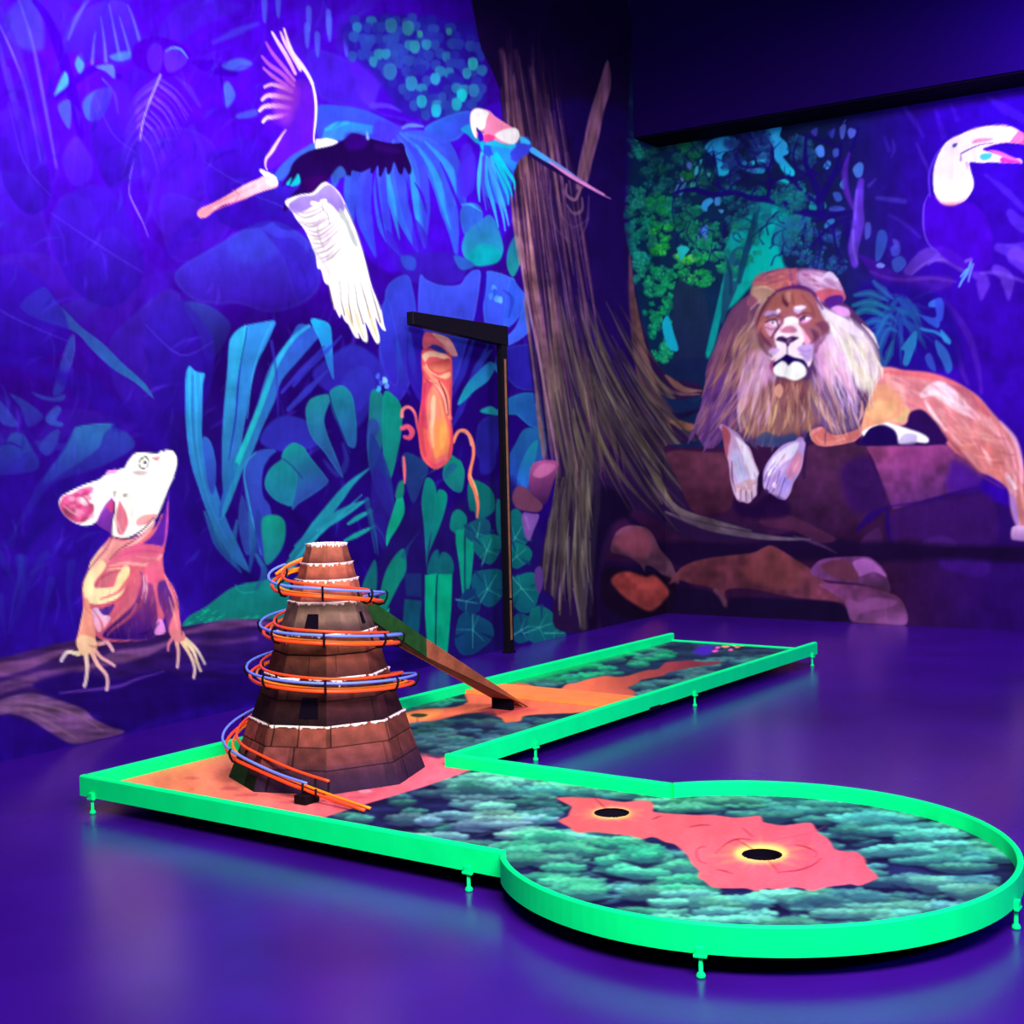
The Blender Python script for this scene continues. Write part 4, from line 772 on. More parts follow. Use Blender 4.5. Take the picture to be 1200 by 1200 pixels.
# pitcher plant
S("471,488 472,480 479,477 486,484 489,500 492,512", (4, 3.4, 2.5), 'f88c84', 'c83c68', s=1.2, lab=L_PITCHER)
S("471,502 478,500 483,506 480,513 474,512", (5, 7, 4), 'e85c78', 'd04868', s=1.3, lab=L_PITCHER)
S("473,536 474,550 474,566", (3, 4, 2), 'f06c78', s=1.2, lab=L_PITCHER)
S("531,518 537,506 546,505 553,516 555,532 551,552 551,562 557,576 560,592 559,606", (4, 3.5, 4, 3.6, 5, 4.5, 2.5), 'f89068', 'f87c60', s=1.2, lab=L_PITCHER)
S("540,505 548,510 552,522", (1, 2), 'fcb890', a=.8); S("551,556 557,570 560,580", (1, 2.2, 1), 'fcd080', a=.9)
F("495,400 498,390 506,390 518,393 528,398 534,410 536,417 526,416 514,408 508,404 500,408 496,408", 'e05870', 'f08080', s=1.2, lab=L_PITCHER)
F("506,391 518,393 528,399 536,416 528,415 518,402", 'fcb0a0', s=1.2)
F("494,412 500,408 514,410 528,416 530,430 530,450 529,488 531,510 530,530 524,542 512,550 502,546 494,536 491,520 490,495 494,466 495,440 494,430", 'ec5c64', 'f06c58', s=1.2, e='cc2c5c', ew=3, lab=L_PITCHER)
F("495,416 505,411 518,414 526,418 527,424 518,420 504,418 498,424", 'fcc8a0', s=1.3); F("506,404 516,406 524,414 516,413 507,409", '38389c', s=1.3)
F("501,426 512,424 526,420 528,428 524,434 514,436 505,432", 'c03c48', 'f09068', s=1.6)
F("499,426 504,434 514,440 526,436 528,440 522,444 510,440 500,434", 'fcc494', s=1.4)
S("497,430 506,442 518,452 524,466 526,484 528,490", (3, 4, 5, 6, 4), 'fc9c78', s=1.3); S("514,446 521,460 524,474 525,486", (1, 2, 2), '801c3c', a=.9, s=1.1)
F("496,450 506,448 508,470 504,500 496,500 494,476", 'dc4468', s=2, a=.75); F("500,470 508,452 518,470 520,500 516,530 506,536 502,510", 'f89c74', s=3, a=.8)
F("506,500 518,490 526,506 524,530 514,540 506,530", 'fc9c50', s=4, a=.8); F("498,510 504,520 510,538 508,548 498,536 494,520", 'e85860', s=3, a=.7)
F("505,470 510,464 510,490 506,500", 'fce0a8', s=2, a=.8); F("516,500 522,502 521,520 516,526", 'fcb454', s=3, a=.8); F("510,540 520,532 526,534 516,548", 'ee6c74', s=2, a=.8)

CLIP[0] = L_PITCHER
for s_, w_, c_, a_ in [("498,450 496,480 494,510 498,534", (2, 5, 4), 'cc3458', .6), ("528,450 528,480 530,510 526,536", (1, 3, 3), 'c83450', .6), ("504,446 514,454 521,468 524,484", (2, 3, 2), 'fcc8a0', .8), ("508,476 506,500 508,524", (2, 5, 2), 'fcd0b0', .6), ("500,538 510,546 522,540", (1, 4, 2), 'e04468', .7), ("516,470 522,500 520,524", (2, 4, 2), 'fcb060', .6), ("496,436 500,446 512,450", (1, 2, 1), 'b83048', .6)]:
    S(s_, w_, c_, a=a_, s=1.8)
CLIP[0] = None
# the small parrot
F("540,152 548,146 556,148 562,168 556,166 548,158", '1c90cc', s=1.3)
F("565,166 576,168 590,170 604,168 616,160 622,166 622,176 614,182 606,192 603,200 600,215 594,240 570,230 562,200", '2c50e0', '3450e8', s=1.4, lab=L_PARROT)
F("576,170 598,168 608,176 598,186 606,190 601,200 590,190 580,184", '28a8f0', '2c80f4', s=2, lab=L_PARROT)
for s_, w_, c_ in [("565,180 562,200 561,222 562,236", 5, '40b4f0'), ("570,184 570,210 578,240 584,266", 5, '34a0f0'), ("572,186 578,214 588,246 592,270", 4.5, '3c98f4'), ("576,184 582,214 592,246 596,264", 4.5, '40a8f4'),
    ("578,184 586,206 594,226 596,240", 5, '20b8e8'), ("580,182 590,204 598,222 600,230", 5, '18c4e4'), ("582,180 594,200 602,212 603,222", 5, '10d0e4'), ("567,184 566,206 566,222 570,246", 3.5, '5048e0')]:
    S(s_, (4, w_, w_*.9, 1.5), c_, s=1.1, lab=L_PARROT)
for s_ in ["572,200 580,224 586,246", "576,196 586,220 594,242", "580,192 592,214 598,226", "568,200 569,226 574,244"]: S(s_, (.8, 1), '2468c8', a=.7, s=1)
F("556,166 564,166 567,166 566,178 560,166", '14b0d0', s=1.2, lab=L_PARROT)
F("567,168 580,164 584,160 582,162 604,168 598,174 586,172 570,170", '20c0e8', s=1.3, lab=L_PARROT)
F("551,140 552,132 558,127 566,128 574,130 580,136 592,144 602,150 608,154 600,168 590,168 578,164 568,166 566,158 562,152 559,150 560,158 558,162 555,156 552,150", 'ff90b8', s=1.1, lab=L_PARROT)
F("551,140 552,132 558,127 566,128 573,132 570,140 568,150 562,152 558,150 558,162 554,156 552,148", 'fffff8', s=1.1); F("580,158 590,152 604,150 609,158 606,166 600,169 588,165", 'fffdf6', s=1.4)
F("568,158 576,158 580,162 572,166 567,165", 'f0408c', s=1.3)
S("559,150 560,154 567,155", (1.5, 1), '203048', s=1)
F("609,160 616,162 622,168 612,170", '3cc0f8', s=1.3); F("600,176 612,168 622,172 622,178 612,184 604,190 598,182", '3c44e4', s=1.5, lab=L_PARROT)
S("623,180 634,188 660,204 690,220 712,231", (7, 6, 4, 1), '20104c', s=1.2, lab=L_PARROT)
S("624,176 638,185 658,197 680,212 702,226 716,233", (7, 6, 5, 4, 3, 1), '40b0f8', 'c078c8', s=1.1, lab=L_PARROT); S("644,190 662,202 680,213 708,228", (2, 4, 4, 2), 'f898e0', s=1.1)
# ------------------------------------------------ the lion on its ledge
L_ = L_LION
F("1036,430 1060,434 1084,436 1100,440 1124,450 1146,464 1160,480 1174,496 1186,512 1194,530 1202,560 1200,580 1216,610 1216,632 1188,632 1186,622 1192,614 1188,600 1184,580 1176,568 1160,558 1146,552 1132,538 1120,530 1106,516 1100,500 1084,490 1060,506 1020,512 990,520 960,522 950,500 990,440", 'e08490', 'cc7878', ax=(1040, 440, 1180, 560), s=1.5, lab=L_)
for s_, w_, c_, a_ in [("1036,436 1070,438 1104,444 1136,462 1160,490", (4, 8, 7, 4), 'd8606c', .7), ("1040,440 1050,460 1056,480 1060,500", (6, 20, 16, 6), 'f4b4a8', .6), ("1082,462 1100,456 1126,476 1146,490", (8, 22, 16, 6), 'fcdcec', .85), ("1090,460 1106,462 1116,470", (6, 10, 4), 'fffaff', .7),
    ("1110,450 1134,462 1146,478", (3, 8, 3), '9c5478', .6), ("1084,470 1094,486 1108,504", (3, 4.5, 2), 'ffecf4', .9), ("1080,480 1096,500 1114,520 1130,536", (3, 5, 3), 'd86c6c', .8), ("1120,530 1134,520 1156,530 1176,560", (3, 14, 18, 6), 'd07068', .6),
    ("1120,500 1140,506 1160,514 1178,520", (4, 10, 4), 'e8a098', .5), ("1130,480 1150,490 1170,508", (4, 12, 5), 'f0a0a8', .6), ("1160,490 1180,520 1188,540 1190,580", (3, 6, 5, 3), 'f0a4b0', .9), ("1172,494 1188,514 1196,540 1197,566", (2, 6, 6, 3), 'f8b4cc', .9),
    ("1170,500 1182,530 1190,556", (1, 2, 1), '8c4868', .7), ("1180,556 1186,576 1188,600 1196,620", (6, 8, 6, 6), 'e8a0b0', .8), ("1182,558 1190,572", (2, 4), 'ffecf4', .9), ("1186,580 1190,600 1192,614", (3, 6, 4), '9c78dc', .8), ("1196,570 1204,600 1206,620", (4, 8, 4), 'f4a8a0', .8)]:
    S(s_, w_, c_, a=a_, s=2.5)
rg = random.Random(5)
for i in range(44):
    x, y = rg.uniform(1110, 1180), rg.uniform(488, 552)
    if not inside(P("1104,496 1130,484 1160,494 1180,520 1186,552 1160,552 1130,532"), x, y): continue
    S([(x, y), (x+7, y+rg.uniform(-1, 4)), (x+15, y+3)], (1, 2.5, .6), ['a04c5c', 'f0a8a0', 'b8605c', 'e88c88', 'fcb8b0'][rg.randrange(5)], a=.55, s=1.6)
CLIP[0] = L_
hairs("1040,440 1100,440 1150,466 1186,512 1196,560 1140,545 1090,490 1030,490", 150, lambda x, y: 20+(x-1040)*.32, 20, 3, ['e87c7c', 'fcc8c8', 'b0586c', 'f4a89c', 'd06878', 'fce0e8', '9c5080'], 61, .38)
hairs("1000,450 1040,440 1060,490 1000,510", 50, lambda x, y: 100, 18, 3, ['f4b088', 'e88c74', 'fcd0a0', 'd07070'], 62, .4)
CLIP[0] = None
S("1010,452 1012,474 1004,500", (3, 8, 4), '8c4c60', a=.6, s=4)
S("1096,494 1120,524 1150,556 1176,572", (2, 4, 2), '7c3858', a=.6, s=2.5)
F("1186,618 1194,616 1204,616 1216,620 1216,634 1190,633 1185,630", 'e0b4e0', 'a070b8', s=1.4, lab=L_)
F("1060,498 1066,484 1080,480 1094,492 1104,506 1110,518 1090,522 1060,522 1005,522 1010,510 1030,500", '280c50', s=1.8)
F("1040,492 1056,478 1066,480 1062,492 1054,496 1044,494", 'dcb080', s=2)
F("1010,506 1016,498 1026,492 1036,494 1050,498 1066,503 1080,508 1088,514 1086,519 1070,518 1054,520 1050,512 1046,504 1030,500 1020,506 1014,512", 'fffcfc', s=1.3, lab=L_)
F("1062,508 1074,510 1072,520 1054,520 1056,512", 'b0a0d8', s=2, a=.7)
F("1012,520 1016,506 1024,500 1036,498 1048,504 1052,514 1048,521", '1c0850', s=1.4)
F("1004,500 1010,470 1030,450 1050,460 1060,480 1040,494 1020,500 1008,506", 'e8a07c', s=3); F("1012,480 1030,470 1050,474 1044,488 1024,492", 'f4bc84', s=4, a=.7)
F("952,510 970,500 1000,496 1010,500 1004,514 980,520 960,522 954,518", 'c86c68', s=2, lab=L_); S("956,512 968,520 990,514", (2, 5, 2), 'e88c7c', a=.7, s=2)
# mane
MN = "878,344 884,330 896,320 912,315 930,314 946,314 966,317 978,322 986,334 990,346 988,354 996,360 1008,372 1020,386 1028,404 1032,424 1030,440 1022,456 1014,480 1008,500 996,506 980,510 970,506 962,500 948,506 938,520 900,524 880,520 862,514 850,512 838,524 826,524 818,512 814,500 820,480 826,452 828,430 838,406 846,384 856,364 868,352"
F(MN, '5c3468', '4a2c62', s=2, lab=L_)
def dir_mane(x, y): 
    return math.degrees(math.atan2(y-372, x-926))
# broad masses of the mane first, then locks, then fine hair
CLIP[0] = L_
for r_, c_, q, a_ in [("846,384 876,346 892,372 886,420 868,460 850,500 820,520 812,500 828,440", '6c4060', 10, .9), ("880,330 900,320 920,314 934,316 932,336 900,344 884,350", 'b8606c', 5, .9), ("936,318 966,318 984,332 990,350 962,346 940,336", 'c898c8', 5, .9),
    ("866,392 890,384 900,410 896,440 870,440 858,420", 'a87c70', 7, .8), ("822,450 860,440 866,470 850,512 816,516", '5c3484', 9, .85), ("874,420 900,410 908,440 900,476 880,490 866,460", 'd09cc8', 8, .85), ("866,480 892,450 950,450 960,490 940,506 880,512", '94645c', 8, .85),
    ("906,446 946,448 944,480 916,480", '7c4450', 6, .8), ("956,366 980,366 1006,382 1024,404 1030,430 1020,456 1000,452 984,430 968,400", 'e4d8e0', 8, .95), ("990,400 1020,410 1030,440 1014,456 1000,440", 'e8e4c4', 7, .8), ("952,400 974,396 990,430 988,462 962,440", 'e4a8e0', 8, .9),
    ("952,440 976,450 996,470 1004,496 980,506 958,492 948,466", '7c5884', 7, .9), ("980,456 1000,456 1006,490 992,500", '5c4888', 5, .8)]:
    F(r_, c_, s=q, a=a_)
for s_, w_, c_ in [("884,420 876,450 866,480 868,506", 7, 'e0b8e0'), ("894,430 886,460 880,490", 6, 'e8c8e8'), ("872,400 860,430 848,460 836,490", 7, 'b08478'), ("862,380 850,410 840,440 832,470", 6, '8c5868'), ("880,440 872,470 864,492", 5, 'cc98c8'), ("852,470 840,494 828,514", 7, '7c50a0'),
    ("868,470 870,490 876,506", 5, 'c4a488'), ("900,470 902,490 900,506", 5, 'dcb088'), ("912,466 908,486 904,500", 4, 'e4bc90'), ("926,470 922,492 912,512", 5, 'c89478'), ("938,470 942,486 938,500", 4, 'e0b0a8'), ("950,452 958,472 970,492 978,500", 6, 'e0b494'), ("948,446 956,470 960,490", 4, '9c7050'),
    ("958,440 966,462 980,484 990,494", 5, '544478'), ("966,430 974,456 984,478 992,490", 6, 'f4c8c8'), ("980,440 986,462 990,484", 5, '504884'), ("990,440 996,462 1000,480", 5, 'f0d0f0'), ("1000,440 1004,462 1006,484", 4, '5c4c8c'), ("972,380 986,404 998,430 1006,456", 9, 'fffaf8'), ("990,390 1006,412 1016,436 1016,452", 8, 'fffcec'),
    ("964,400 976,420 986,446", 7, 'ecb4f0'), ("1012,404 1022,420 1028,440", 6, 'f8f4d8'), ("960,412 968,432 972,448", 5, 'dc98bc'), ("904,336 890,340 880,350", 5, 'a87868'), ("940,320 952,328 962,340", 5, '9c4c80'), ("950,322 966,330 980,340", 6, 'ecd0f4'), ("912,322 924,328 926,338", 5, 'd87060'), ("926,316 928,330 934,340", 4, '7c3878')]:
    S(s_, (1.5, w_, w_*.8, .6), c_, a=.8, s=2.2)
hairs("846,384 876,350 890,380 884,440 860,500 820,510 818,480 830,430", 90, lambda x, y: 112+(x-850)*-.3, 30, 2.6, ['7c4468', '9c6060', '4c2458', '8c5480', 'b08060', '6a3c70', 'a06c88'], 31, .6)
hairs("874,370 900,400 896,440 880,500 850,490 850,430", 60, lambda x, y: 118, 26, 2.4, ['b89070', 'c8906c', '8a5878', 'a47060', 'c4a0a8'], 32, .6)
hairs("820,450 866,440 862,490 830,520 816,505", 50, lambda x, y: 120, 26, 2.6, ['6c3c8c', '583078', '8450a0', '402060', '704888'], 33, .6)
hairs("874,420 900,410 912,440 900,490 874,490 866,450", 70, lambda x, y: 108-(x-890)*.3, 28, 2.4, ['e8b0d8', 'd88cb0', 'c8a0d8', 'f0c8e8', 'b880c0', 'd89898'], 34, .55)
hairs("870,480 900,440 960,450 1000,470 996,500 950,506 890,505", 110, lambda x, y: 96-(x-930)*.25, 26, 2.4, ['9c6850', 'd8a878', '6c4050', 'b88070', '54305c', 'e0b898', '7c5860'], 35, .55)
hairs("950,430 1000,420 1020,450 1004,496 970,500 950,470", 80, lambda x, y: 70, 30, 2.4, ['e8b8b0', '6c4c78', 'fcd8e0', 'a87890', '5c407c', 'f0c0a0'], 36, .55)
hairs("962,380 990,366 1016,390 1028,420 1020,446 990,440 964,420", 120, lambda x, y: 58+(y-360)*.3, 28, 3, ['fff8f4', 'e8d8c8', 'e8c8e8', 'fffff0', 'c8a8cc', 'd4ccac', 'b8a0c0'], 37, .6)
hairs("950,400 980,396 1000,440 990,470 956,440", 60, lambda x, y: 64+(y-400)*.3, 26, 2.6, ['f4c8f8', 'e8b0f0', 'fce8f8', 'd898c8', 'e8a8b8'], 38, .6)
hairs("884,330 920,316 940,316 930,338 896,345", 46, lambda x, y: 165, 14, 2.4, ['d07868', 'a8586c', 'e08870', '8c4c70', 'b86868'], 39, .6)
hairs("936,318 976,320 988,340 960,348 940,338", 56, lambda x, y: 14+(x-940)*.6, 16, 2.6, ['c890c8', 'f0d0f0', 'd880a0', 'e8b8d0', 'b070a8'], 40, .6)
CLIP[0] = None
# locks that break the outline
for s_, w_, c_ in [("816,500 810,512 806,520", 5, '64408c'), ("832,510 828,522 824,530", 6, '704890'), ("826,470 818,490 812,504", 5, '7c508c'), ("836,430 828,450 822,466", 4, '8c5c7c'), ("850,396 840,414 834,430", 4, '80506c'), ("1018,440 1022,452 1022,464", 5, 'f0e4d0'), ("1026,420 1033,432 1034,444", 4, 'f4f0d8'),
    ("1010,470 1010,484 1006,496", 5, 'e0a8a0'), ("1010,380 1022,392 1030,408", 4, 'f8f4ec'), ("880,512 882,520 888,526", 5, '4c3c6c'), ("908,512 906,522 904,530", 5, '5c4878'), ("898,318 888,324 880,334", 4, 'a8606c')]:
    S(s_, (1, w_, .5), c_, a=.85, s=1.6, lab=L_)
F("880,338 888,334 902,338 910,344 900,348 892,356 882,352", 'a88070', 'b89080', s=1.6); S("884,338 896,336 908,341", (1, 3, 1), 'd8a898', s=1.4)
F("876,350 880,346 888,352 884,360 876,358", '884c68', s=1.6)
S("898,352 890,362 884,376 876,388", (5, 4, 4, 1), 'b89898', a=.95, s=1.3); S("880,362 890,352", (2, 1), 'c8a0a8', a=.8)
F("954,344 970,338 988,342 990,352 976,358 960,352", 'c85c74', s=2); F("966,352 974,347 986,346 988,354 976,362 968,358", '54208c', s=1.8); F("974,362 982,358 994,362 996,370 986,370", 'd898e0', s=2)
S("957,350 962,360 974,370 990,380 1008,392", (5, 6, 9, 12, 8), 'f0e0fc', s=1.6)
S("964,326 972,322 980,328", (2, 8, 4), 'e8d8fc', a=.9, s=2)
# face
FC = "912,341 924,338 938,338 948,342 956,350 960,362 966,374 972,384 966,392 956,398 950,406 948,420 946,430 936,438 926,444 912,440 906,428 902,416 896,400 886,388 884,376 890,362 900,350"
F(FC, 'a05c60', '9c5c78', s=2, lab=L_)
F("888,384 896,372 902,362 898,380 900,400 894,402", 'c07068', s=2, a=.8)
F("918,342 938,341 950,352 960,372 950,378 936,362 920,364 906,366 898,372 904,354", 'a8605c', s=2.5)
F("917,344 919,350 924,356 922,360 917,354", '5c2840', s=1.4); F("921,344 926,342 926,352 924,354", 'c88c80', s=1.5)
S("909,342 924,337 940,337 952,342 958,352 964,362", (2, 4, 5, 3, 2), '542068', a=.9, s=1.5); S("908,344 900,352 892,366 886,382", (2, 2.4, 1), '3c1c34', a=.9, s=1.3)
for s_, w_, c_, a_ in [("958,380 966,382 970,390", (4, 12, 4), '6c3458', .7), ("950,386 956,392 954,400", (2, 8, 3), '5c2c58', .6), ("892,390 896,398 904,406", (2, 6, 2), '502850', .8), ("946,392 950,400", (4, 6), '8c4c68', .6)]: S(s_, w_, c_, a=a_, s=3)
F("896,366 900,364 908,364 914,362 914,366 910,370 904,371 896,370", 'bc98d0', s=1.6); F("910,363 913,362 915,365 911,367", 'f8e8fc', s=1)
F("930,360 936,358 943,358 945,361 940,364 936,368 931,366", 'cca8e0', s=1.6); F("931,360 940,358 944,360 936,363", 'fcf0ff', s=1)
F("896,380 900,376 908,375 914,376 916,382 910,386 906,392 902,394 898,388", 'f0b0d8', s=1.2); F("934,374 940,370 948,369 952,372 948,378 940,380", 'f0a0d4', s=1.2)
F("902,378 908,376 911,381 906,382", 'fff0f8', s=.9); F("943,372 947,371 949,373 944,376", 'fff4fc', s=.9)
S("897,378 902,375.5 909,375 911,378 912,383", (1.2, 1.4, 1.2), '2c0c38', s=.9); blob(905.5, 378, 1.5, 1.4, '2c2040', s=.8); blob(942.5, 373, 1.4, 1.8, '2c1848', s=.8)
S("936,376 941,371 948,370.5 953,371.5", (1.4, 1.6, .8), '2c0c38', s=.9); S("938,377 940,374", 1.2, '2c0c38', s=.8)
S("916,378 912,384 907,390 904,396", (1.4, 1.8, 1), '3c143c', a=.9, s=1)
F("918,376 922,372 930,371 936,375 936,380 942,388 944,398 940,404 950,410 952,420 948,430 942,424 932,420 926,417 920,420 912,424 908,424 902,420 900,412 910,410 908,400 908,392 914,384", 'fce8f4', s=1.5, lab=L_)
F("918,375 923,372 931,372 935,376 930,379 922,379", 'fffdf4', s=1); F("914,388 920,383 928,382 934,387 930,390 918,390", 'c87898', s=1.8)
F("939,384 944,390 950,400 944,404 942,394", 'e8a0c0', s=2); F("934,408 942,404 952,404 952,418 946,424 938,414", 'c0a0e0', s=2.2); F("902,409 910,408 914,410 908,416 902,416", 'd8b4e8', s=1.6)
F("910,397 912,395 917,394 922,396 928,394 934,395 936,396 930,400 926,402 924,406 922,405 920,402 914,400 910,399", '38184c', s=.9); F("922,398 928,396 927,399 923,403", '7c4c88', s=.9)
S("922.5,405 922.6,414", 1, '1c1040', s=.8)
F("906,426 912,422 918,418 922,415 928,418 936,420 942,422 946,428 945,432 940,427 932,424 926,426 922,428 918,424 910,427 906,432", '140450', s=1)
F("906,432 910,427 916,423 921,425 924,429 929,424 936,424 942,428 945,434 944,440 938,444 932,446 924,444 920,442 912,441 907,437", 'fafffa', s=1.1); S("922,430 921,436 919,441", (1, 1.4, .6), 'c8c0d8', a=.7)
F("904,424 908,421 906,428 906,438 902,430", 'a83c70', s=1.3, a=.8)
hairs("900,440 946,446 940,470 906,470", 60, lambda x, y: 92, 18, 2.4, ['7c4c50', 'a07060', 'c89078', '5c3448', 'b07c70'], 44)
F("908,454 914,450 918,458 914,466 908,462", 'cc9080', s=2)
F("886,520 896,506 914,512 930,508 936,520 920,523", '2c4478', s=3, a=.7)
for s_, w_, c_, a_ in [("892,384 890,396 896,410 904,418", (2, 6, 3), '5c3048', .6), ("952,388 958,398 956,412", (2, 8, 4), '5c3050', .6), ("962,380 966,392 962,402", (2, 6, 3), '704060', .6), ("898,372 906,369 914,371", (1, 1.6, 1), '4c2038', .8), ("934,370 942,367 952,368", (1, 1.6, 1), '4c2038', .8),
    ("897,383 904,386 911,384", (1, 1.5, 1), '7c3050', .7), ("938,379 945,379 951,375", (1, 1.5, 1), '7c3050', .7), ("914,368 918,376 914,386", (1, 2, 1), '803c58', .6), ("932,366 936,372", (1, 2), '803c58', .6), ("906,344 900,356 896,366", (2, 4, 2), '7c4048', .6),
    ("940,346 950,358 956,372", (2, 4, 2), '844450', .6), ("928,346 930,356", (2, 3), '7c4040', .6), ("908,404 902,410", (1.5, 1.5), 'a878b8', .8), ("936,410 944,412 950,410", (1, 1.4, 1), '8c6cb8', .6), ("936,415 946,418", (1, 1.2), '8c6cb8', .6)]:
    S(s_, w_, c_, a=a_, s=1.6)
soften(876, 336, 976, 450, 1)
# paws
for s_, w_, c_ in [("846,500 858,512 866,526 870,548 874,572", (6, 16, 20, 26, 30), 'b490c8'), ("938,516 928,530 916,548 908,566", (8, 18, 26, 28), 'a080c4')]: S(s_, w_, c_, s=1.4, lab=L_)
F("848,508 846,500 856,506 868,516 878,524 884,540 890,556 890,572 884,582 880,588 876,590 870,588 866,588 860,578 856,562 854,544 850,528", 'c8a0d0', s=1.4, lab=L_)
F("846,498 856,508 854,524 852,536 848,520", 'a85068', s=2); F("862,512 874,522 882,540 888,556 882,566 876,550 870,532", 'f0e8ff', s=2.5); F("858,530 866,528 876,556 874,568 862,566", 'c0c0f0', s=3, a=.8)
S("862,540 868,554 872,564", (3, 8, 3), 'a8b8e0', a=.6, s=3); F("860,572 870,564 884,562 888,574 880,580 866,580", 'c89ca0', s=2, a=.7)
for x, y in [(865, 584), (871, 586), (878, 586), (884, 580)]: S([(x, y-10), (x, y)], (4.5, 4), 'dcc0dc', a=.9); S([(x+3, y-10), (x+3.5, y+1)], 1, '4c2868', a=.7, s=.9)
F("938,516 944,520 942,536 938,552 930,566 926,578 920,586 914,586 906,580 900,574 894,568 894,556 898,544 908,530 920,520", 'b898dc', s=1.4, lab=L_)
F("928,520 936,520 930,534 914,546 902,558 898,552 908,534", 'e8e0fc', s=2.5); F("934,530 940,536 936,552 924,562 922,552", 'd87c90', s=2.5, a=.7); F("914,558 926,562 924,574 916,578", 'a898f4', s=2.5, a=.8)
for s_ in ["898,572 902,560 908,548", "904,580 910,566 914,552", "912,585 916,572 920,560", "896,564 900,552"]: S(s_, 1, '502878', a=.7, s=.9)
blob(907, 568, 3, 4, 'fce0fc', s=1.5)
for s_ in ["898,574 903,580", "906,582 912,588", "914,586 920,588"]: S(s_, (2, 3), '1c0848', a=.9)
S("858,540 858,560 862,576", (1, 2, 1), '2c1040', a=.7); F("888,560 893,552 894,566 892,576 888,582", '200a34', s=1.4)
CLIP[0] = L_
hairs("850,505 880,530 890,580 862,584 852,540", 50, lambda x, y: 76, 12, 2.2, ['f0e8ff', 'a884b8', 'c8b0dc', '8c6ca8', 'd8a0a8', '9cb0e0'], 63, .45)
hairs("938,516 938,550 920,584 896,574 900,546", 50, lambda x, y: 116, 12, 2.2, ['f4e4ff', '9878cc', 'c4a8e4', '7c5cb0', 'd890a8', 'a8a0f0'], 64, .45)
CLIP[0] = None
F("860,586 880,592 900,580 924,590 920,606 870,606", '1c0838', s=6, a=.8)
S("942,560 944,530 948,514", (3, 4, 3), '2c1048', a=.7, s=2)

soften(1030, 428, 1200, 640, 1)
# the toucan
F("1093,206 1095,192 1098,184 1103,174 1109,166 1118,160 1126,157 1132,154 1142,150 1158,147 1174,146 1184,148 1194,153 1204,160 1214,176 1204,170 1190,168 1180,167 1168,169 1152,175 1160,178 1172,182 1184,186 1195,186 1198,191 1192,191 1178,191 1160,190 1150,191 1137,190 1137,198 1140,208 1141,216 1139,224 1132,234 1124,238 1114,240 1104,238 1098,232 1094,222", 'fffefa', s=1.1, lab=L_TOUCAN)
S("1098,232 1106,238 1116,239 1126,236 1134,230", (1, 4, 5, 3, 1), 'fc9c90', a=.7, s=3)
F("1194,154 1206,160 1216,178 1204,170 1192,168 1184,166 1190,160", 'f05888', s=1.3, lab=L_TOUCAN); F("1186,164 1194,155 1200,160 1196,167", 'f0889c', s=1.3)
F("1139,168 1144,163 1156,162 1164,163 1154,166", 'd89898', s=1.4); F("1175,184 1186,186 1197,190 1192,191 1176,191 1172,188", 'c83ca0', s=1.3); F("1158,176 1170,177 1184,183 1196,188 1184,187 1172,182", 'f078c0', s=1.3)
F("1148,184 1152,180 1162,180 1160,186 1152,188", '40c8c0', s=2.5); S("1126,180 1128,179 1142,172 1156,168 1164,168", (1.6, 1.2, .8), '503c50', s=.9); S("1126,180 1126,188", (1, 2.4), '8c8c90', s=1)
F("1116,170 1119,168 1122,168 1120,172 1117,173", '3c5878', s=1); S("1133,191 1134,198", (3, 1), 'c888d0', a=.7)
S("1094,222 1093,206 1098,184 1109,166 1126,157 1132,154 1158,147 1184,148", .8, '18044c', a=.7, s=.9); S("1152,174 1168,169 1188,168", .9, '30104c', a=.7, s=.9)

# dry brushwork over the whole of both walls
IMG *= (1+.07*vnoise(CW, CH, 3, 14, R)+.05*vnoise(CW, CH, 7, 5, R)+.16*vnoise(CW, CH, 14, 18, R))[..., None]
np.clip(IMG, 0, 1, out=IMG)
# ================================================================ the room in 3-D
import bpy, bmesh
from mathutils import Vector, Matrix
SC = bpy.context.scene
COL = SC.collection
WALLS = (IMG.copy(), LAB.copy())

CAM_F, CAM_PITCH, CAM_ROLL, CAM_YAW = 1615.5825, math.radians(2.3019), math.radians(-1.3562), math.radians(35.5545)
EYE = np.array([5.0202, -3.736, 1.5])
FW = np.array([-math.sin(CAM_YAW)*math.cos(CAM_PITCH), math.cos(CAM_YAW)*math.cos(CAM_PITCH), -math.sin(CAM_PITCH)])
_r = np.array([math.cos(CAM_YAW), math.sin(CAM_YAW), 0.]); _u = np.cross(_r, FW)
RT = _r*math.cos(CAM_ROLL)+_u*math.sin(CAM_ROLL); UP = -_r*math.sin(CAM_ROLL)+_u*math.cos(CAM_ROLL)
PHI = math.radians(.7916)            # the walls stand a touch askew to the course

def to_canvas(X):
    d = X-EYE; z = d@FW
    return 600+CAM_F*(d@RT)/z, 600-CAM_F*(d@UP)/z

def sample(img, px, py):
    x = np.abs(px+OX); x = np.where(x > CW-2, 2*(CW-2)-x, x)      # the mural simply goes on past the picture
    x = np.clip(x, 0, CW-1.01); y = np.clip(py+OY, 0, CH-1.01)
    xi = x.astype(int); yi = y.astype(int); fx = (x-xi)[:, None]; fy = (y-yi)[:, None]
    return (img[yi, xi]*(1-fx)+img[yi, xi+1]*fx)*(1-fy)+(img[yi+1, xi]*(1-fx)+img[yi+1, xi+1]*fx)*fy

def lin(c):
    c = np.clip(np.asarray(c, np.float64), 0, 1)
    return np.where(c <= .04045, c/12.92, ((c+.055)/1.055)**2.4)

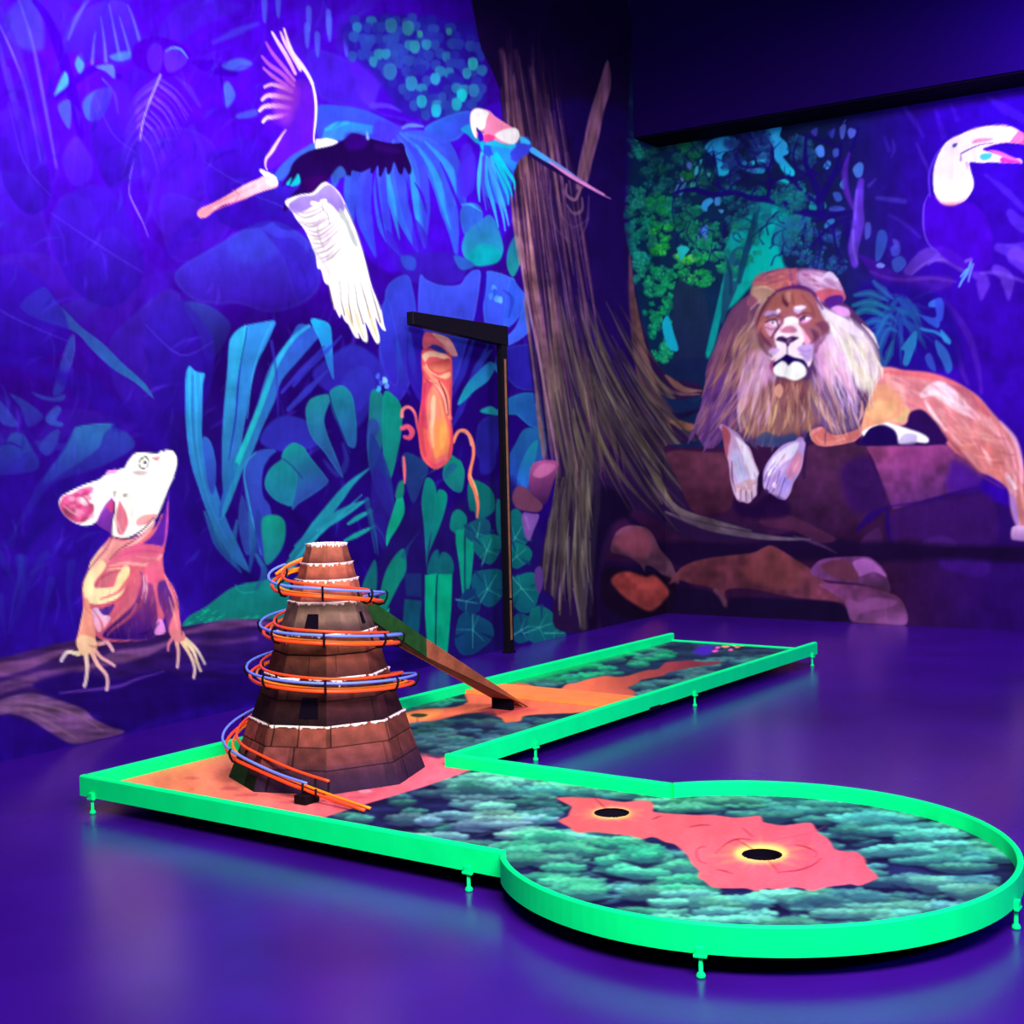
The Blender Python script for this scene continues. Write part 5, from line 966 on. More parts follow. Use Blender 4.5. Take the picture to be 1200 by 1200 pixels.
# ---------------------------------------------------------------- materials
def mat(name, color=(.8, .8, .8), rough=.5, metal=0., spec=.5, attr=False, noise=0., nscale=20., bump=0., bscale=60., coat=0.):
    m = bpy.data.materials.new(name); m.use_nodes = True
    nt = m.node_tree; b = nt.nodes['Principled BSDF']
    if isinstance(color, str): color = lin(col(color))
    b.inputs['Base Color'].default_value = (*[float(v) for v in color], 1)
    b.inputs['Roughness'].default_value = rough; b.inputs['Metallic'].default_value = metal
    b.inputs['Specular IOR Level'].default_value = spec; b.inputs['Coat Weight'].default_value = coat
    src = None
    if attr:
        a = nt.nodes.new('ShaderNodeAttribute'); a.attribute_name = 'paint'; src = a.outputs['Color']
    tc = nt.nodes.new('ShaderNodeTexCoord')
    if noise:
        n = nt.nodes.new('ShaderNodeTexNoise'); n.inputs['Scale'].default_value = nscale; n.inputs['Detail'].default_value = 5
        nt.links.new(tc.outputs['Object'], n.inputs['Vector'])
        mr = nt.nodes.new('ShaderNodeMapRange'); mr.inputs[1].default_value = .3; mr.inputs[2].default_value = .7
        mr.inputs[3].default_value = 1-noise; mr.inputs[4].default_value = 1+noise*.5
        nt.links.new(n.outputs['Fac'], mr.inputs[0])
        mx = nt.nodes.new('ShaderNodeVectorMath'); mx.operation = 'SCALE'
        if src: nt.links.new(src, mx.inputs[0])
        else: mx.inputs[0].default_value = tuple(float(v) for v in color)
        nt.links.new(mr.outputs[0], mx.inputs['Scale']); src = mx.outputs[0]
    if src: nt.links.new(src, b.inputs['Base Color'])
    if bump:
        n2 = nt.nodes.new('ShaderNodeTexNoise'); n2.inputs['Scale'].default_value = bscale; n2.inputs['Detail'].default_value = 4
        nt.links.new(tc.outputs['Object'], n2.inputs['Vector'])
        bp = nt.nodes.new('ShaderNodeBump'); bp.inputs['Strength'].default_value = bump; bp.inputs['Distance'].default_value = .01
        nt.links.new(n2.outputs['Fac'], bp.inputs['Height']); nt.links.new(bp.outputs[0], b.inputs['Normal'])
    return m

M = dict(
    mural=mat('mural_paint', rough=.9, spec=.0, attr=True),
    board=mat('course_paint', rough=.7, spec=.08, attr=True, noise=.12, nscale=60),
    brick=mat('brick_paint', rough=.8, spec=.06, attr=True, noise=.15, nscale=40, bump=.25, bscale=80),
    rail=mat('green_paint', (.0, .84, .25), .6, spec=.06, noise=.06, nscale=9),
    floor=mat('floor_paint', (.034, .003, .235), .24, spec=.27, noise=.25, nscale=1.6, bump=.02, bscale=30),
    black=mat('black_metal', (.003, .002, .006), .6, spec=.1),
    ceil=mat('dark_ceiling', (.009, .0015, .07), .9, spec=.0),
    orange=mat('orange_tube', (1., .065, .012), .35, spec=.3),
    yellow=mat('amber_tube', (1., .22, .01), .35, spec=.3),
    blue=mat('blue_tube', (.13, .20, .95), .35, spec=.3),
    wood=mat('worn_wood', (.30, .075, .04), .6, spec=.2, noise=.45, nscale=9, bump=.2),
    woodtop=mat('ramp_bed', (.36, .12, .08), .6, spec=.2, noise=.4, nscale=7),
    woodgreen=mat('ramp_green_paint', (.012, .06, .012), .6, spec=.2, noise=.3),
    plate=mat('orange_plate', (.95, .25, .07), .6, spec=.2, noise=.12, nscale=12),
    pit=mat('dark_pit', (.003, .001, .008), .9, spec=.05),
    brass=mat('brown_rod', (.20, .085, .04), .4, metal=.0, noise=.3),
)

# ---------------------------------------------------------------- helpers
def link(name, me, material, parent=None):
    o = bpy.data.objects.new(name, me); COL.objects.link(o)
    if material: me.materials.append(M[material] if isinstance(material, str) else material)
    if parent: o.parent = parent
    return o
def from_bm(name, bm, material, parent=None, smooth=False):
    me = bpy.data.meshes.new(name)
    bmesh.ops.recalc_face_normals(bm, faces=bm.faces)
    bm.to_mesh(me); bm.free()
    if smooth: me.shade_smooth()
    return link(name, me, material, parent)
def thing(name, label, cat, loc=(0, 0, 0), group=None):
    o = bpy.data.objects.new(name, None); COL.objects.link(o); o.location = loc; o.empty_display_size = .1
    o['label'] = label; o['category'] = cat
    if group: o['group'] = group
    return o
def add_box(bm, lo, hi, bev=0.):
    r = bmesh.ops.create_cube(bm, size=1)
    lo, hi = Vector(lo), Vector(hi)
    for v in r['verts']: v.co = Vector((lo[i]+(v.co[i]+.5)*(hi[i]-lo[i]) for i in range(3)))
    if bev:
        es = list({e for v in r['verts'] for e in v.link_edges})
        bmesh.ops.bevel(bm, geom=es, offset=bev, segments=2, affect='EDGES', profile=.6)
def add_tube(bm, pts, r, seg=8, caps=True):
    pts = [Vector(p) for p in pts]; rings = []
    n = len(pts)
    prev = None
    for i, p in enumerate(pts):
        t = (pts[min(i+1, n-1)]-pts[max(i-1, 0)]).normalized()
        if prev is None:
            a = t.cross(Vector((0, 0, 1)))
            if a.length < .1: a = t.cross(Vector((1, 0, 0)))
        else: a = prev-t*prev.dot(t)
        a.normalize(); prev = a; b = t.cross(a)
        rr = r[i] if hasattr(r, '__len__') else r
        rings.append([bm.verts.new(p+(a*math.cos(k*2*math.pi/seg)+b*math.sin(k*2*math.pi/seg))*rr) for k in range(seg)])
    for q, w in zip(rings, rings[1:]):
        for k in range(seg): bm.faces.new((q[k], q[(k+1) % seg], w[(k+1) % seg], w[k]))
    if caps: bm.faces.new(rings[0][::-1]); bm.faces.new(rings[-1])
def add_lathe(bm, prof, seg=16, c=(0, 0, 0)):
    rings = [[bm.verts.new((c[0]+r*math.cos(k*2*math.pi/seg), c[1]+r*math.sin(k*2*math.pi/seg), c[2]+z)) for k in range(seg)] for r, z in prof]
    for q, w in zip(rings, rings[1:]):
        for k in range(seg): bm.faces.new((q[k], q[(k+1) % seg], w[(k+1) % seg], w[k]))
    bm.faces.new(rings[0][::-1]); bm.faces.new(rings[-1])
def strip(bm, path, z0, z1, th, side=1, rnd=.006):
    """an upright board following a path in plan; the path is its outer edge, thickness goes to the left (side=1)"""
    P2 = [Vector((p[0], p[1])) for p in path]; rows = []
    for i, p in enumerate(P2):
        a = (P2[i]-P2[i-1]).normalized() if i else (P2[1]-P2[0]).normalized()
        b = (P2[i+1]-P2[i]).normalized() if i < len(P2)-1 else a
        na, nb = Vector((-a.y, a.x))*side, Vector((-b.y, b.x))*side
        n = (na+nb).normalized(); n = n/max(.3, n.dot(na))
        q = p+n*th
        o = lambda k: p+n*k
        rows.append([bm.verts.new((*v, z)) for v, z in ((p, z0), (p, z1-rnd), (o(rnd), z1), (o(th-rnd), z1), (q, z1-rnd), (q, z0))])
    for r, s in zip(rows, rows[1:]):
        for k in range(6): bm.faces.new((r[k], r[(k+1) % 6], s[(k+1) % 6], s[k]))
    bm.faces.new(rows[0][::-1]); bm.faces.new(rows[-1])

def grid_mesh(name, nu, nv, pos, colors, keep=None):
    """mesh of a nu x nv vertex grid; keep = boolean per face; colours as point attribute 'paint'"""
    idx = np.arange(nu*nv).reshape(nv, nu)
    f = np.stack([idx[:-1, :-1], idx[:-1, 1:], idx[1:, 1:], idx[1:, :-1]], -1).reshape(-1, 4)
    if keep is not None: f = f[keep]
    used = np.unique(f); rm = np.full(nu*nv, -1); rm[used] = np.arange(len(used)); f = rm[f]
    pos = pos[used]; colors = colors[used]
    me = bpy.data.meshes.new(name)
    me.vertices.add(len(pos)); me.vertices.foreach_set('co', pos.astype(np.float32).ravel())
    me.loops.add(len(f)*4); me.loops.foreach_set('vertex_index', f.astype(np.int32).ravel())
    me.polygons.add(len(f)); me.polygons.foreach_set('loop_start', np.arange(0, len(f)*4, 4, dtype=np.int32))
    me.update(calc_edges=True)
    a = me.color_attributes.new('paint', 'FLOAT_COLOR', 'POINT')
    a.data.foreach_set('color', np.concatenate([colors, np.ones((len(colors), 1))], 1).astype(np.float32).ravel())
    return me

cP, sP = math.cos(PHI), math.sin(PHI)
def room_to_world(X): return np.stack([cP*X[:, 0]-sP*X[:, 1], sP*X[:, 0]+cP*X[:, 1], X[:, 2]], 1)
WA, WB, HS, SD, ZC = -1.1934, 7.5763, 4.3344, .4532, 5.7

# ---------------------------------------------------------------- walls with their murals
KW = .86
NAMES = {L_BIRD: ('painted_bird', 'large white, violet and black bird painted in flight with a long pink tail'),
         L_PARROT: ('painted_parrot', 'small pink and turquoise parrot painted in flight over the tree trunk'),
         L_LIZARD: ('painted_lizard', 'pale pink lizard with a helmet crest painted sitting on a log'),
         L_PITCHER: ('painted_pitcher_plant', 'orange pitcher plant with curling tendrils painted in the foliage'),
         L_TREE: ('painted_tree_trunk', 'thick brown tree trunk and roots painted across the room corner'),
         L_LOG: ('painted_log', 'dark fallen log painted along the foot of the wall'),
         L_LION: ('painted_lion', 'male lion painted lying on a rock ledge with its paws hanging over'),
         L_TOUCAN: ('painted_toucan', 'white throated toucan head with a pink tipped beak, painted at the edge'),
         L_ROCK: ('painted_rocks', 'reddish brown boulders painted at the foot of the wall')}
def mural_wall(name, label, nu, nv, pos):
    w = room_to_world(pos); px, py = to_canvas(w)
    c = lin(sample(WALLS[0], px, py))*KW
    l = WALLS[1][np.clip(np.round(py+OY).astype(int), 0, CH-1), np.clip(np.round(px+OX).astype(int), 0, CW-1)].reshape(nv, nu)
    l[:, np.abs(px.reshape(nv, nu)[0]-500) > 790] = 0
    fl = l[:-1, :-1].ravel()
    root = link(name, grid_mesh(name, nu, nv, pos, c, fl == 0), 'mural')
    root.rotation_euler.z = PHI
    root['kind'] = 'structure'; root['label'] = label
    for k, (n, lb) in NAMES.items():
        if (fl == k).sum() > 150:
            o = link(n, grid_mesh(n, nu, nv, pos, c, fl == k), 'mural', root); o['label'] = lb
    return root
ST = .0095
ys = np.arange(-2.4, WB+ST*.5, ST); zs = np.arange(0, ZC, ST); ys[-1] = WB
Yg, Zg = np.meshgrid(ys[::-1], zs)
mural_wall('wall_left', 'long wall covered with a blue and violet jungle mural', len(ys), len(zs), np.stack([np.full(Yg.size, WA), Yg.ravel(), Zg.ravel()], 1))
xs = np.arange(WA, 4.3, ST); zs = np.linspace(0, HS, int(HS/ST))
Xg, Zg = np.meshgrid(xs, zs)
mural_wall('wall_right', 'end wall painted with a forest, a lion and a toucan', len(xs), len(zs), np.stack([Xg.ravel(), np.full(Xg.size, WB), Zg.ravel()], 1))

def room_box(name, label, lo, hi, material):
    bm = bmesh.new(); add_box(bm, lo, hi); o = from_bm(name, bm, material); o.rotation_euler.z = PHI
    o['kind'] = 'structure'; o['label'] = label
    return o
room_box('floor', 'glossy dark violet floor', (WA-.1, -7, -.1), (8.5, WB+.1, 0), 'floor')
room_box('ceiling', 'dark ceiling', (WA-.1, -7, ZC), (8.5, WB+.1, ZC+.1), 'ceil')
room_box('trim_1', 'deep dark soffit along the top of the end wall', (WA+.001, WB-SD, HS), (8.5, WB+.1, ZC-.001), 'ceil')
room_box('soffit_shade', 'black sheet added for the shade under the soffit', (WA+.002, WB-SD+.03, HS-.012), (8.5, WB-.002, HS-.001), 'pit')  # added black sheet; its colour stands for the shaded underside

# ---------------------------------------------------------------- the surface paint of the course
IMG[:] = col('1e2250'); LAB[:] = 0
IMG *= (1+.25*NH[..., None]+.15*NA[..., None])
TEAL = ['2f8c7c', '2c7c78', '3a9480', '28786c', '347a80']
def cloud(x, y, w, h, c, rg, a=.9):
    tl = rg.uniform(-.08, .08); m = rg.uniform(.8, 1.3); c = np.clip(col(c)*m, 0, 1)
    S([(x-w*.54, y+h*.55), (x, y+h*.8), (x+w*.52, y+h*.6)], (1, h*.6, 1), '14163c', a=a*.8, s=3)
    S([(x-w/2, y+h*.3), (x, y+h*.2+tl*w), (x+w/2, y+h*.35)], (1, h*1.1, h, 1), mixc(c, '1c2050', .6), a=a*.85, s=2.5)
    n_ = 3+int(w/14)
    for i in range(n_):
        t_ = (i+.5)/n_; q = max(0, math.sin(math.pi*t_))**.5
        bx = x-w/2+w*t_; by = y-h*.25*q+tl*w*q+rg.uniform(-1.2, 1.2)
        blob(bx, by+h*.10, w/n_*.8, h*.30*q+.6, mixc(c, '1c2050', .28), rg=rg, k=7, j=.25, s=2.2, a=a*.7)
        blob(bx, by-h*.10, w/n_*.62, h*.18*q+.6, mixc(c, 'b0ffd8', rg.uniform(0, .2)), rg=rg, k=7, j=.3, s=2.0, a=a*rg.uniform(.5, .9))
def clouds(region, k, w, h, cols, seed, a=.9):
    scatter(region, k, lambda x, y, r_: cloud(x, y, w*r_.uniform(.6, 1.35), h*r_.uniform(.7, 1.3), cols[r_.randrange(len(cols))], r_, a), seed)
F("540,890 640,895 800,925 980,920 1220,960 1230,1030 1100,1090 860,1100 640,1050 590,1000 370,960", '1c2456', s=8, tx=.2, tn='h')
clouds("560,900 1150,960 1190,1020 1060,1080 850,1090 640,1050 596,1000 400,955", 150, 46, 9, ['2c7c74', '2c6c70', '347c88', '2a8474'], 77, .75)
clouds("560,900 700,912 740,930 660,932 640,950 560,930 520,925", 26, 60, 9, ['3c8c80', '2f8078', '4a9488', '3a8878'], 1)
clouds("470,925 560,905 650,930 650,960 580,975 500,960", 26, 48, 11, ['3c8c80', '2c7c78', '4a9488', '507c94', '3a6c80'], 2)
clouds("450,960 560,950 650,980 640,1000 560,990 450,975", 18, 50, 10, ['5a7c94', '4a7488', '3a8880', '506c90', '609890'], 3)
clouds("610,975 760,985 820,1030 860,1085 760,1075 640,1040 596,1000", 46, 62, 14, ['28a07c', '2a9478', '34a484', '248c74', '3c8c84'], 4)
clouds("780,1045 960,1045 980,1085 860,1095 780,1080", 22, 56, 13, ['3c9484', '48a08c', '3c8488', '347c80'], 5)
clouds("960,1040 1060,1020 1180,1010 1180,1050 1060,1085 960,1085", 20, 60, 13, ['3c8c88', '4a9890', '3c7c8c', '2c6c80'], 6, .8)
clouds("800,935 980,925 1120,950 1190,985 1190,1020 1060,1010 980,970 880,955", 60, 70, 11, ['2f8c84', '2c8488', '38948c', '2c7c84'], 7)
clouds("730,925 860,925 890,955 780,950", 18, 50, 7, ['2c8470', '308c70', '3c9478'], 8)
for s_ in ["668,945 650,952 628,968", "640,915 660,930 700,938"]: S(s_, (2, 8, 2), '1c7c74', a=.5, s=2)
m_ = IMG.mean(2, keepdims=True)
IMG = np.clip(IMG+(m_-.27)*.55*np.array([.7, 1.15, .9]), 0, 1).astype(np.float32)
PATH = "652,935 664,934 675,934 688,935 699,935 716,938 731,940 748,938 762,939 766,945 765,951 780,953 794,954 815,955 836,955 850,957 864,958 878,957 890,956 893,960 894,963 907,966 920,967 936,965 950,964 955,970 960,977 968,981 973,987 975,991 978,995 986,997 994,998 1002,998 1009,1002 1014,1008 1015,1014 1022,1021 1029,1028 1018,1034 1007,1038 998,1036 990,1037 980,1038 972,1039 962,1041 952,1044 940,1041 927,1040 912,1042 899,1041 890,1043 885,1044 875,1041 864,1041 850,1041 836,1040 829,1035 824,1031 818,1028 820,1021 815,1016 811,1012 808,1006 805,1001 801,998 797,994 790,989 780,987 770,982 762,981 755,983 748,982 736,979 724,978 708,976 692,975 680,976 672,974 669,971 665,968 654,962 662,958 666,956 668,950 670,945 660,940"
F(PATH, 'e85c68', 'f05878', ax=(700, 940, 960, 1040), s=1.3, n=2, tx=.07)
clouds("690,985 745,985 800,1000 800,1010 720,1000", 6, 40, 10, ['28a884'], 9)
for cx_, cy_, rx, ry in [(717, 953, 34, 9), (892, 1000, 50, 17)]:
    for i in range(26):
        an = i*6.283/26+.1; L = 1+.35*math.sin(i*2.7)
        S([(cx_, cy_), (cx_+rx*L*math.cos(an), cy_+ry*L*math.sin(an))], (9, 1), 'fcc860', 'f07868', a=.5, s=4)
    F([(cx_+rx*.62*math.cos(i*.524), cy_+ry*.68*math.sin(i*.524)) for i in range(12)], 'fce884', s=7, a=.75)
for s_ in ["697,935 705,943 712,950", "862,983 874,990 887,999", "900,1008 907,1016 913,1024", "826,992 818,994 816,1001 820,1009 828,1012", "932,990 946,993 957,999 956,1004", "962,1006 952,1014 934,1020 912,1022", "870,970 876,975 882,981", "880,984 866,983 852,988 838,1000", "808,969 820,967 832,967", "764,960 770,958 775,956", "840,1019 850,1021 858,1024"]:
    S(s_, (.8, 1.6, .6), '7c1838', a=.85, s=1)
S("905,985 930,980 950,976 968,968", 1, 'c83c68', a=.6)
# the square under the tower
F([(100, 905), (300, 860), (480, 872), (494, 881), (533, 887), (557, 901), (497, 922), (420, 945), (368, 962), (200, 938)], 'e8607c', 'f08060', ax=(420, 930, 230, 880), s=1.4, n=1, tx=.12)
F([(100, 905), (300, 862), (300, 884), (150, 918)], 'f09868', s=10, a=.6, n=1)
S([(133, 915), (240, 936), (375, 962)], 2, 'f8e0a0', a=.8, n=1)
for x, y, rx, ry in [(268, 924, 10, 2.2), (290, 932, 14, 2), (225, 912, 8, 1.4), (340, 940, 16, 2), (420, 934, 12, 1.5)]:
    blob(x, y, rx, ry, 'a83c54', s=3, a=.5)
blob(428, 927, 7, 2.4, 'fc88a8', s=1.2)
# the back arm
F([(440, 815), (560, 800), (787, 738), (960, 755), (960, 770), (720, 826), (535, 886), (490, 882), (440, 870)], '1c3050', s=2, n=1, tx=.25, tn='h')
F("440,880 470,850 600,842 700,832 640,852 540,884", '16203c', s=5, a=.6)
clouds("470,846 600,842 690,835 640,852 540,884 490,880", 60, 34, 5.5, ['3c6c78', '2c5c70', '34786c', '285c68', '44747c'], 11, .85)
clouds("440,825 541,806 548,820 500,830 450,836", 26, 26, 5, ['1c9c64', '24885c', '2c8c70'], 12)
clouds("575,800 700,770 788,748 782,770 700,795 660,806 620,804", 60, 26, 5.5, ['149c60', '10b068', '1c9068', '2c8470', '3c8478'], 13)
F("560,806 640,786 720,765 786,746 786,752 720,772 640,794 570,808", '08c468', s=5, a=.7)  # green reflection of the rail, painted on the board beside it
clouds("760,790 860,765 940,762 860,786 740,822 735,805", 46, 28, 5, ['2c7870', '3c8478', '2c6c6c', '447c78'], 14)
clouds("786,748 950,756 930,764 800,768", 26, 30, 4, ['24485c', '1c3c50', '2c5460'], 15, .7)
F("440,842 472,836 492,831 516,830 535,828 548,822 541,808 545,803 573,793 590,802 606,800 620,802 635,807 646,806 657,807 662,803 667,801 676,800 685,797 697,794 710,792 722,793 735,792 748,788 760,785 772,784 780,776 794,775 809,774 826,776 846,775 838,779 826,780 813,782 798,785 784,788 778,791 772,793 762,795 751,797 745,802 735,806 745,811 735,822 715,828 680,835 660,836 635,837 622,838 612,840 610,845 600,846 592,847 588,842 582,839 577,832 560,835 542,837 525,841 507,845 490,846 460,850", 'f07050', '8c3444', ax=(690, 800, 800, 780), s=1.6, n=2, tx=.1)
F("440,836 470,838 500,832 520,832 505,842 480,845 450,848", 'fc9850', s=4, a=.8)
F("578,838 600,838 630,832 600,828 560,832", 'd04858', s=5, a=.7)
blob(491, 838, 9, 2.2, '2c3420', s=1.4); S("489,841 489,846", 1, '7c2838')
F("812,764 822,757 834,757 836,763 826,768", '4820c0', s=4, a=.9)
for x, y, rx, ry, c in [(838, 763, 3, 1.7, 'ff50c0'), (841, 759, 3, 1.4, 'ff58d0'), (856, 761.5, 3, 1.4, 'ff60b8'), (851, 757.5, 5, 1.6, 'fca878'), (860, 756, 3.4, 1.6, 'fcc090'), (870, 756, 5, 1.7, 'fca070'), (864, 758.5, 3, 1.2, 'fc8c60'), (857, 755.5, 2, 1.2, 'fce0c0')]:
    blob(x, y, rx, ry, c, s=1)

# ---------------------------------------------------------------- mini golf course
ZT, ZB, ZS, TH = .1573, .0685, .0985, .034
L1, BX, W1, W2, DY, EX = 5.2803, 2.2668, 1.1692, 1.1623, 5.2757, 2.2905
XC, YC, RC = 2.9329, .5645, .8798
course = thing('mini_golf_course', 'L-shaped mini golf course with bright green rails and a round end with two holes', 'mini golf course')
def ring_pt(a, r=RC): return (XC+r*math.cos(a), YC+r*math.sin(a))
a_near = -math.acos((BX+.035-XC)/RC)      # where the round end meets the front rail
a_far = math.acos((EX+.03-XC)/RC)
arc = [ring_pt(a_near+(a_far-a_near)*i/96) for i in range(97)]
HOLES = [(2.209, .820, .062), (2.95, .605, .062)]
S2 = .0075
gx = np.arange(.02, XC+RC, S2); gy = np.arange(YC-RC, L1-.01, S2)
Xg, Yg = np.meshgrid(gx, gy)
inL = (Xg < W1-.015) & (Yg > .015) & (Yg < 5.27)
inF = (Xg < 2.42) & (Yg > .015) & (Yg < W2-.015)
inC = (Xg-XC)**2+(Yg-YC)**2 < (RC-.012)**2
ok = inL | inF | inC
for hx, hy, hr in HOLES: ok &= (Xg-hx)**2+(Yg-hy)**2 > hr**2
pos = np.stack([Xg.ravel(), Yg.ravel(), np.full(Xg.size, ZS)], 1)
px, py = to_canvas(pos)
cB = lin(sample(IMG, px, py))*.9
keep = (ok[:-1, :-1] & ok[1:, 1:] & ok[1:, :-1] & ok[:-1, 1:]).ravel()
link('playing_surface', grid_mesh('playing_surface', len(gx), len(gy), pos, cB, keep), 'board', course)
# underside slab
bm = bmesh.new()
add_box(bm, (.03, .03, ZB+.004), (W1-.03, 5.26, ZS-.004)); add_box(bm, (.03, .03, ZB+.005), (2.42, W2-.03, ZS-.0045))
bmesh.ops.create_circle(bm, cap_ends=True, segments=64, radius=RC-.04, matrix=Matrix.Translation((XC, YC, ZB+.006)))
from_bm('base_board', bm, 'pit', course)
for hx, hy, hr in HOLES:
    bm = bmesh.new(); n = 32
    r0 = [bm.verts.new((hx+(hr+.007)*math.cos(k*6.2832/n), hy+(hr+.007)*math.sin(k*6.2832/n), ZS+.0012)) for k in range(n)]
    r1 = [bm.verts.new((hx+hr*.97*math.cos(k*6.2832/n), hy+hr*.97*math.sin(k*6.2832/n), ZS+.0005)) for k in range(n)]
    r2 = [bm.verts.new((hx+hr*.95*math.cos(k*6.2832/n), hy+hr*.95*math.sin(k*6.2832/n), ZS-.085)) for k in range(n)]
    for q, w in ((r0, r1), (r1, r2)):
        for k in range(n): bm.faces.new((q[k], q[(k+1) % n], w[(k+1) % n], w[k]))
    bm.faces.new(r2)
    o = from_bm('hole_cup', bm, 'pit', course); o['label'] = 'dark round hole in the surface'
# rails
def rail(path, z0=ZB, z1=ZT, side=1, th=TH, lb=None):
    bm = bmesh.new(); strip(bm, path, z0, z1, th, side)
    o = from_bm('rail', bm, 'rail', course)
    if lb: o['label'] = lb
    return o
rail([(0, 0), (BX, 0)], side=1, lb='straight green rail along the front')
rail([(0, L1), (0, .034)], side=1, lb='long green rail on the wall side')
rail([(W1, W2-.001), (W1, 2.99)], side=1, lb='green rail of the back arm, nearer piece')
rail([(W1, 2.99), (W1, DY)], side=1, z0=ZB+.004, lb='green rail of the back arm, farther piece')
rail([(W1-TH, W2), (EX, W2)], side=-1, lb='straight green rail behind the square')
rail([(BX, 0)]+[arc[0]]+arc[1:-1]+[arc[-1], (EX, W2)], side=1, th=.02, lb='curved green rail around the round end')
rail([(.034, 5.272), (W1-.034, 5.272)], z0=ZB+.01, z1=ZS+.012, th=.02, side=-1, lb='low thin green lip at the far end')
bm = bmesh.new(); add_box(bm, (W1-.01, 2.93, ZB-.012), (W1+.003, 3.05, ZB+.01), .002); from_bm('joint_plate', bm, 'black', course)
# adjustable feet
def leg_at(x, y, nx, ny):
    l_ = math.hypot(nx, ny); nx, ny = nx/l_, ny/l_
    rot = Matrix.Translation((x, y, 0)) @ Matrix.Rotation(math.atan2(ny, nx), 4, 'Z')
    bm = bmesh.new()
    add_box(bm, (-.012, -.014, ZB-.004), (.014, .014, ZB+.024), .004)
    add_box(bm, (.0, -.020, ZB-.008), (.016, .020, ZB+.002), .003)
    bmesh.ops.transform(bm, matrix=rot, verts=bm.verts)
    o = from_bm('leg', bm, 'rail', course)
    bm = bmesh.new(); add_lathe(bm, [(.0, 0), (.013, .0), (.014, .006), (.011, .014), (.0065, .018), (.0065, ZB-.006)], 14, (.002, 0, 0))
    bmesh.ops.transform(bm, matrix=rot, verts=bm.verts)
    from_bm('foot', bm, 'rail', o, True)
leg_at(.085, 0, 0, -1); leg_at(2.13, 0, 0, -1)
for tx, ty in ((3.1755, -.2776), (3.835, .5865)): leg_at(*ring_pt(math.atan2(ty-YC, tx-XC)), tx-XC, ty-YC)
leg_at(W1, 1.80, 1, 0); leg_at(W1, 3.46, 1, 0); leg_at(W1, 5.18, 1, 0)
leg_at(0, .4, -1, 0); leg_at(0, 2.4, -1, 0); leg_at(0, 4.9, -1, 0)

# wedge-shaped step across the back arm
bm = bmesh.new()
v = [bm.verts.new(p) for p in ((.036, 2.72, ZS+.001), (W1-.036, 2.72, ZS+.001), (W1-.036, 3.12, ZS+.001), (.036, 3.12, ZS+.001), (.036, 2.72, ZS+.024), (W1-.036, 2.72, ZS+.024))]
for q in ((0, 1, 5, 4), (4, 5, 2, 3), (0, 3, 2, 1), (0, 4, 3), (1, 2, 5)): bm.faces.new([v[i] for i in q])
ap = from_bm('ramp_step', bm, 'plate'); ap['label'] = 'low orange wedge lying across the back arm in front of the ramp foot'; ap['category'] = 'wedge'

# ---------------------------------------------------------------- brick tower
TX, TY = .735, .783
A0 = math.radians(-47.4)
tower = thing('brick_tower', 'stepped brick tower wound with orange and blue spiral tubes, on the pink square', 'tower', (TX, TY, ZS+.001))
tiers = [(.0, .270, .44, .346), (.270, .465, .338, .276), (.465, .650, .270, .221), (.650, .783, .215, .170), (.783, .878, .164, .139), (.878, .950, .134, .117), (.950, 1.033, .113, .090)]
TC = [('502840', '944840'), ('3c1828', '6c3434'), ('6c3430', 'b05a48'), ('6c4c50', '8c6c60'), ('b85c50', 'd87464'), ('a85048', 'd06c58'), ('944a44', 'c06858')]  # lower and upper tone of each tier; the shading is painted in
rgt = random.Random(9)
NC = 44
prof = []
for i, (z0, z1, r0, r1) in enumerate(tiers):
    nrow = max(14, int((z1-z0)/.0035))
    for k in range(nrow+1):
        t_ = k/nrow; prof.append((z0+(z1-z0)*t_+(0 if k else .0005), r0+(r1-r0)*t_-.003*math.sin(math.pi*t_)+(.003 if t_ > .965 else 0), i, t_))
prof.append((1.034, .08, 6, 1.)); prof.append((1.026, .074, 6, .5)); prof.append((1.026, .0001, 6, .5))
LD = [37+5*NC, 12, 300, 0, 0, 0, 0]
P3, C3 = [], []
rows_of = {0: 3, 1: 2, 2: 2, 3: 1, 4: 1, 5: 1, 6: 1}
drip = np.array([[rgt.random() for _ in range(8*NC)] for _ in range(7)])
for k_ in range(5): drip = (drip+np.roll(drip, 1, 1)+np.roll(drip, 2, 1))/3 if k_ < 2 else drip
brk = [[[sorted(rgt.uniform(.06, .94) for _ in range(2 if i < 2 else 1)) for _ in range(8)] for _ in range(4)] for i in range(7)]
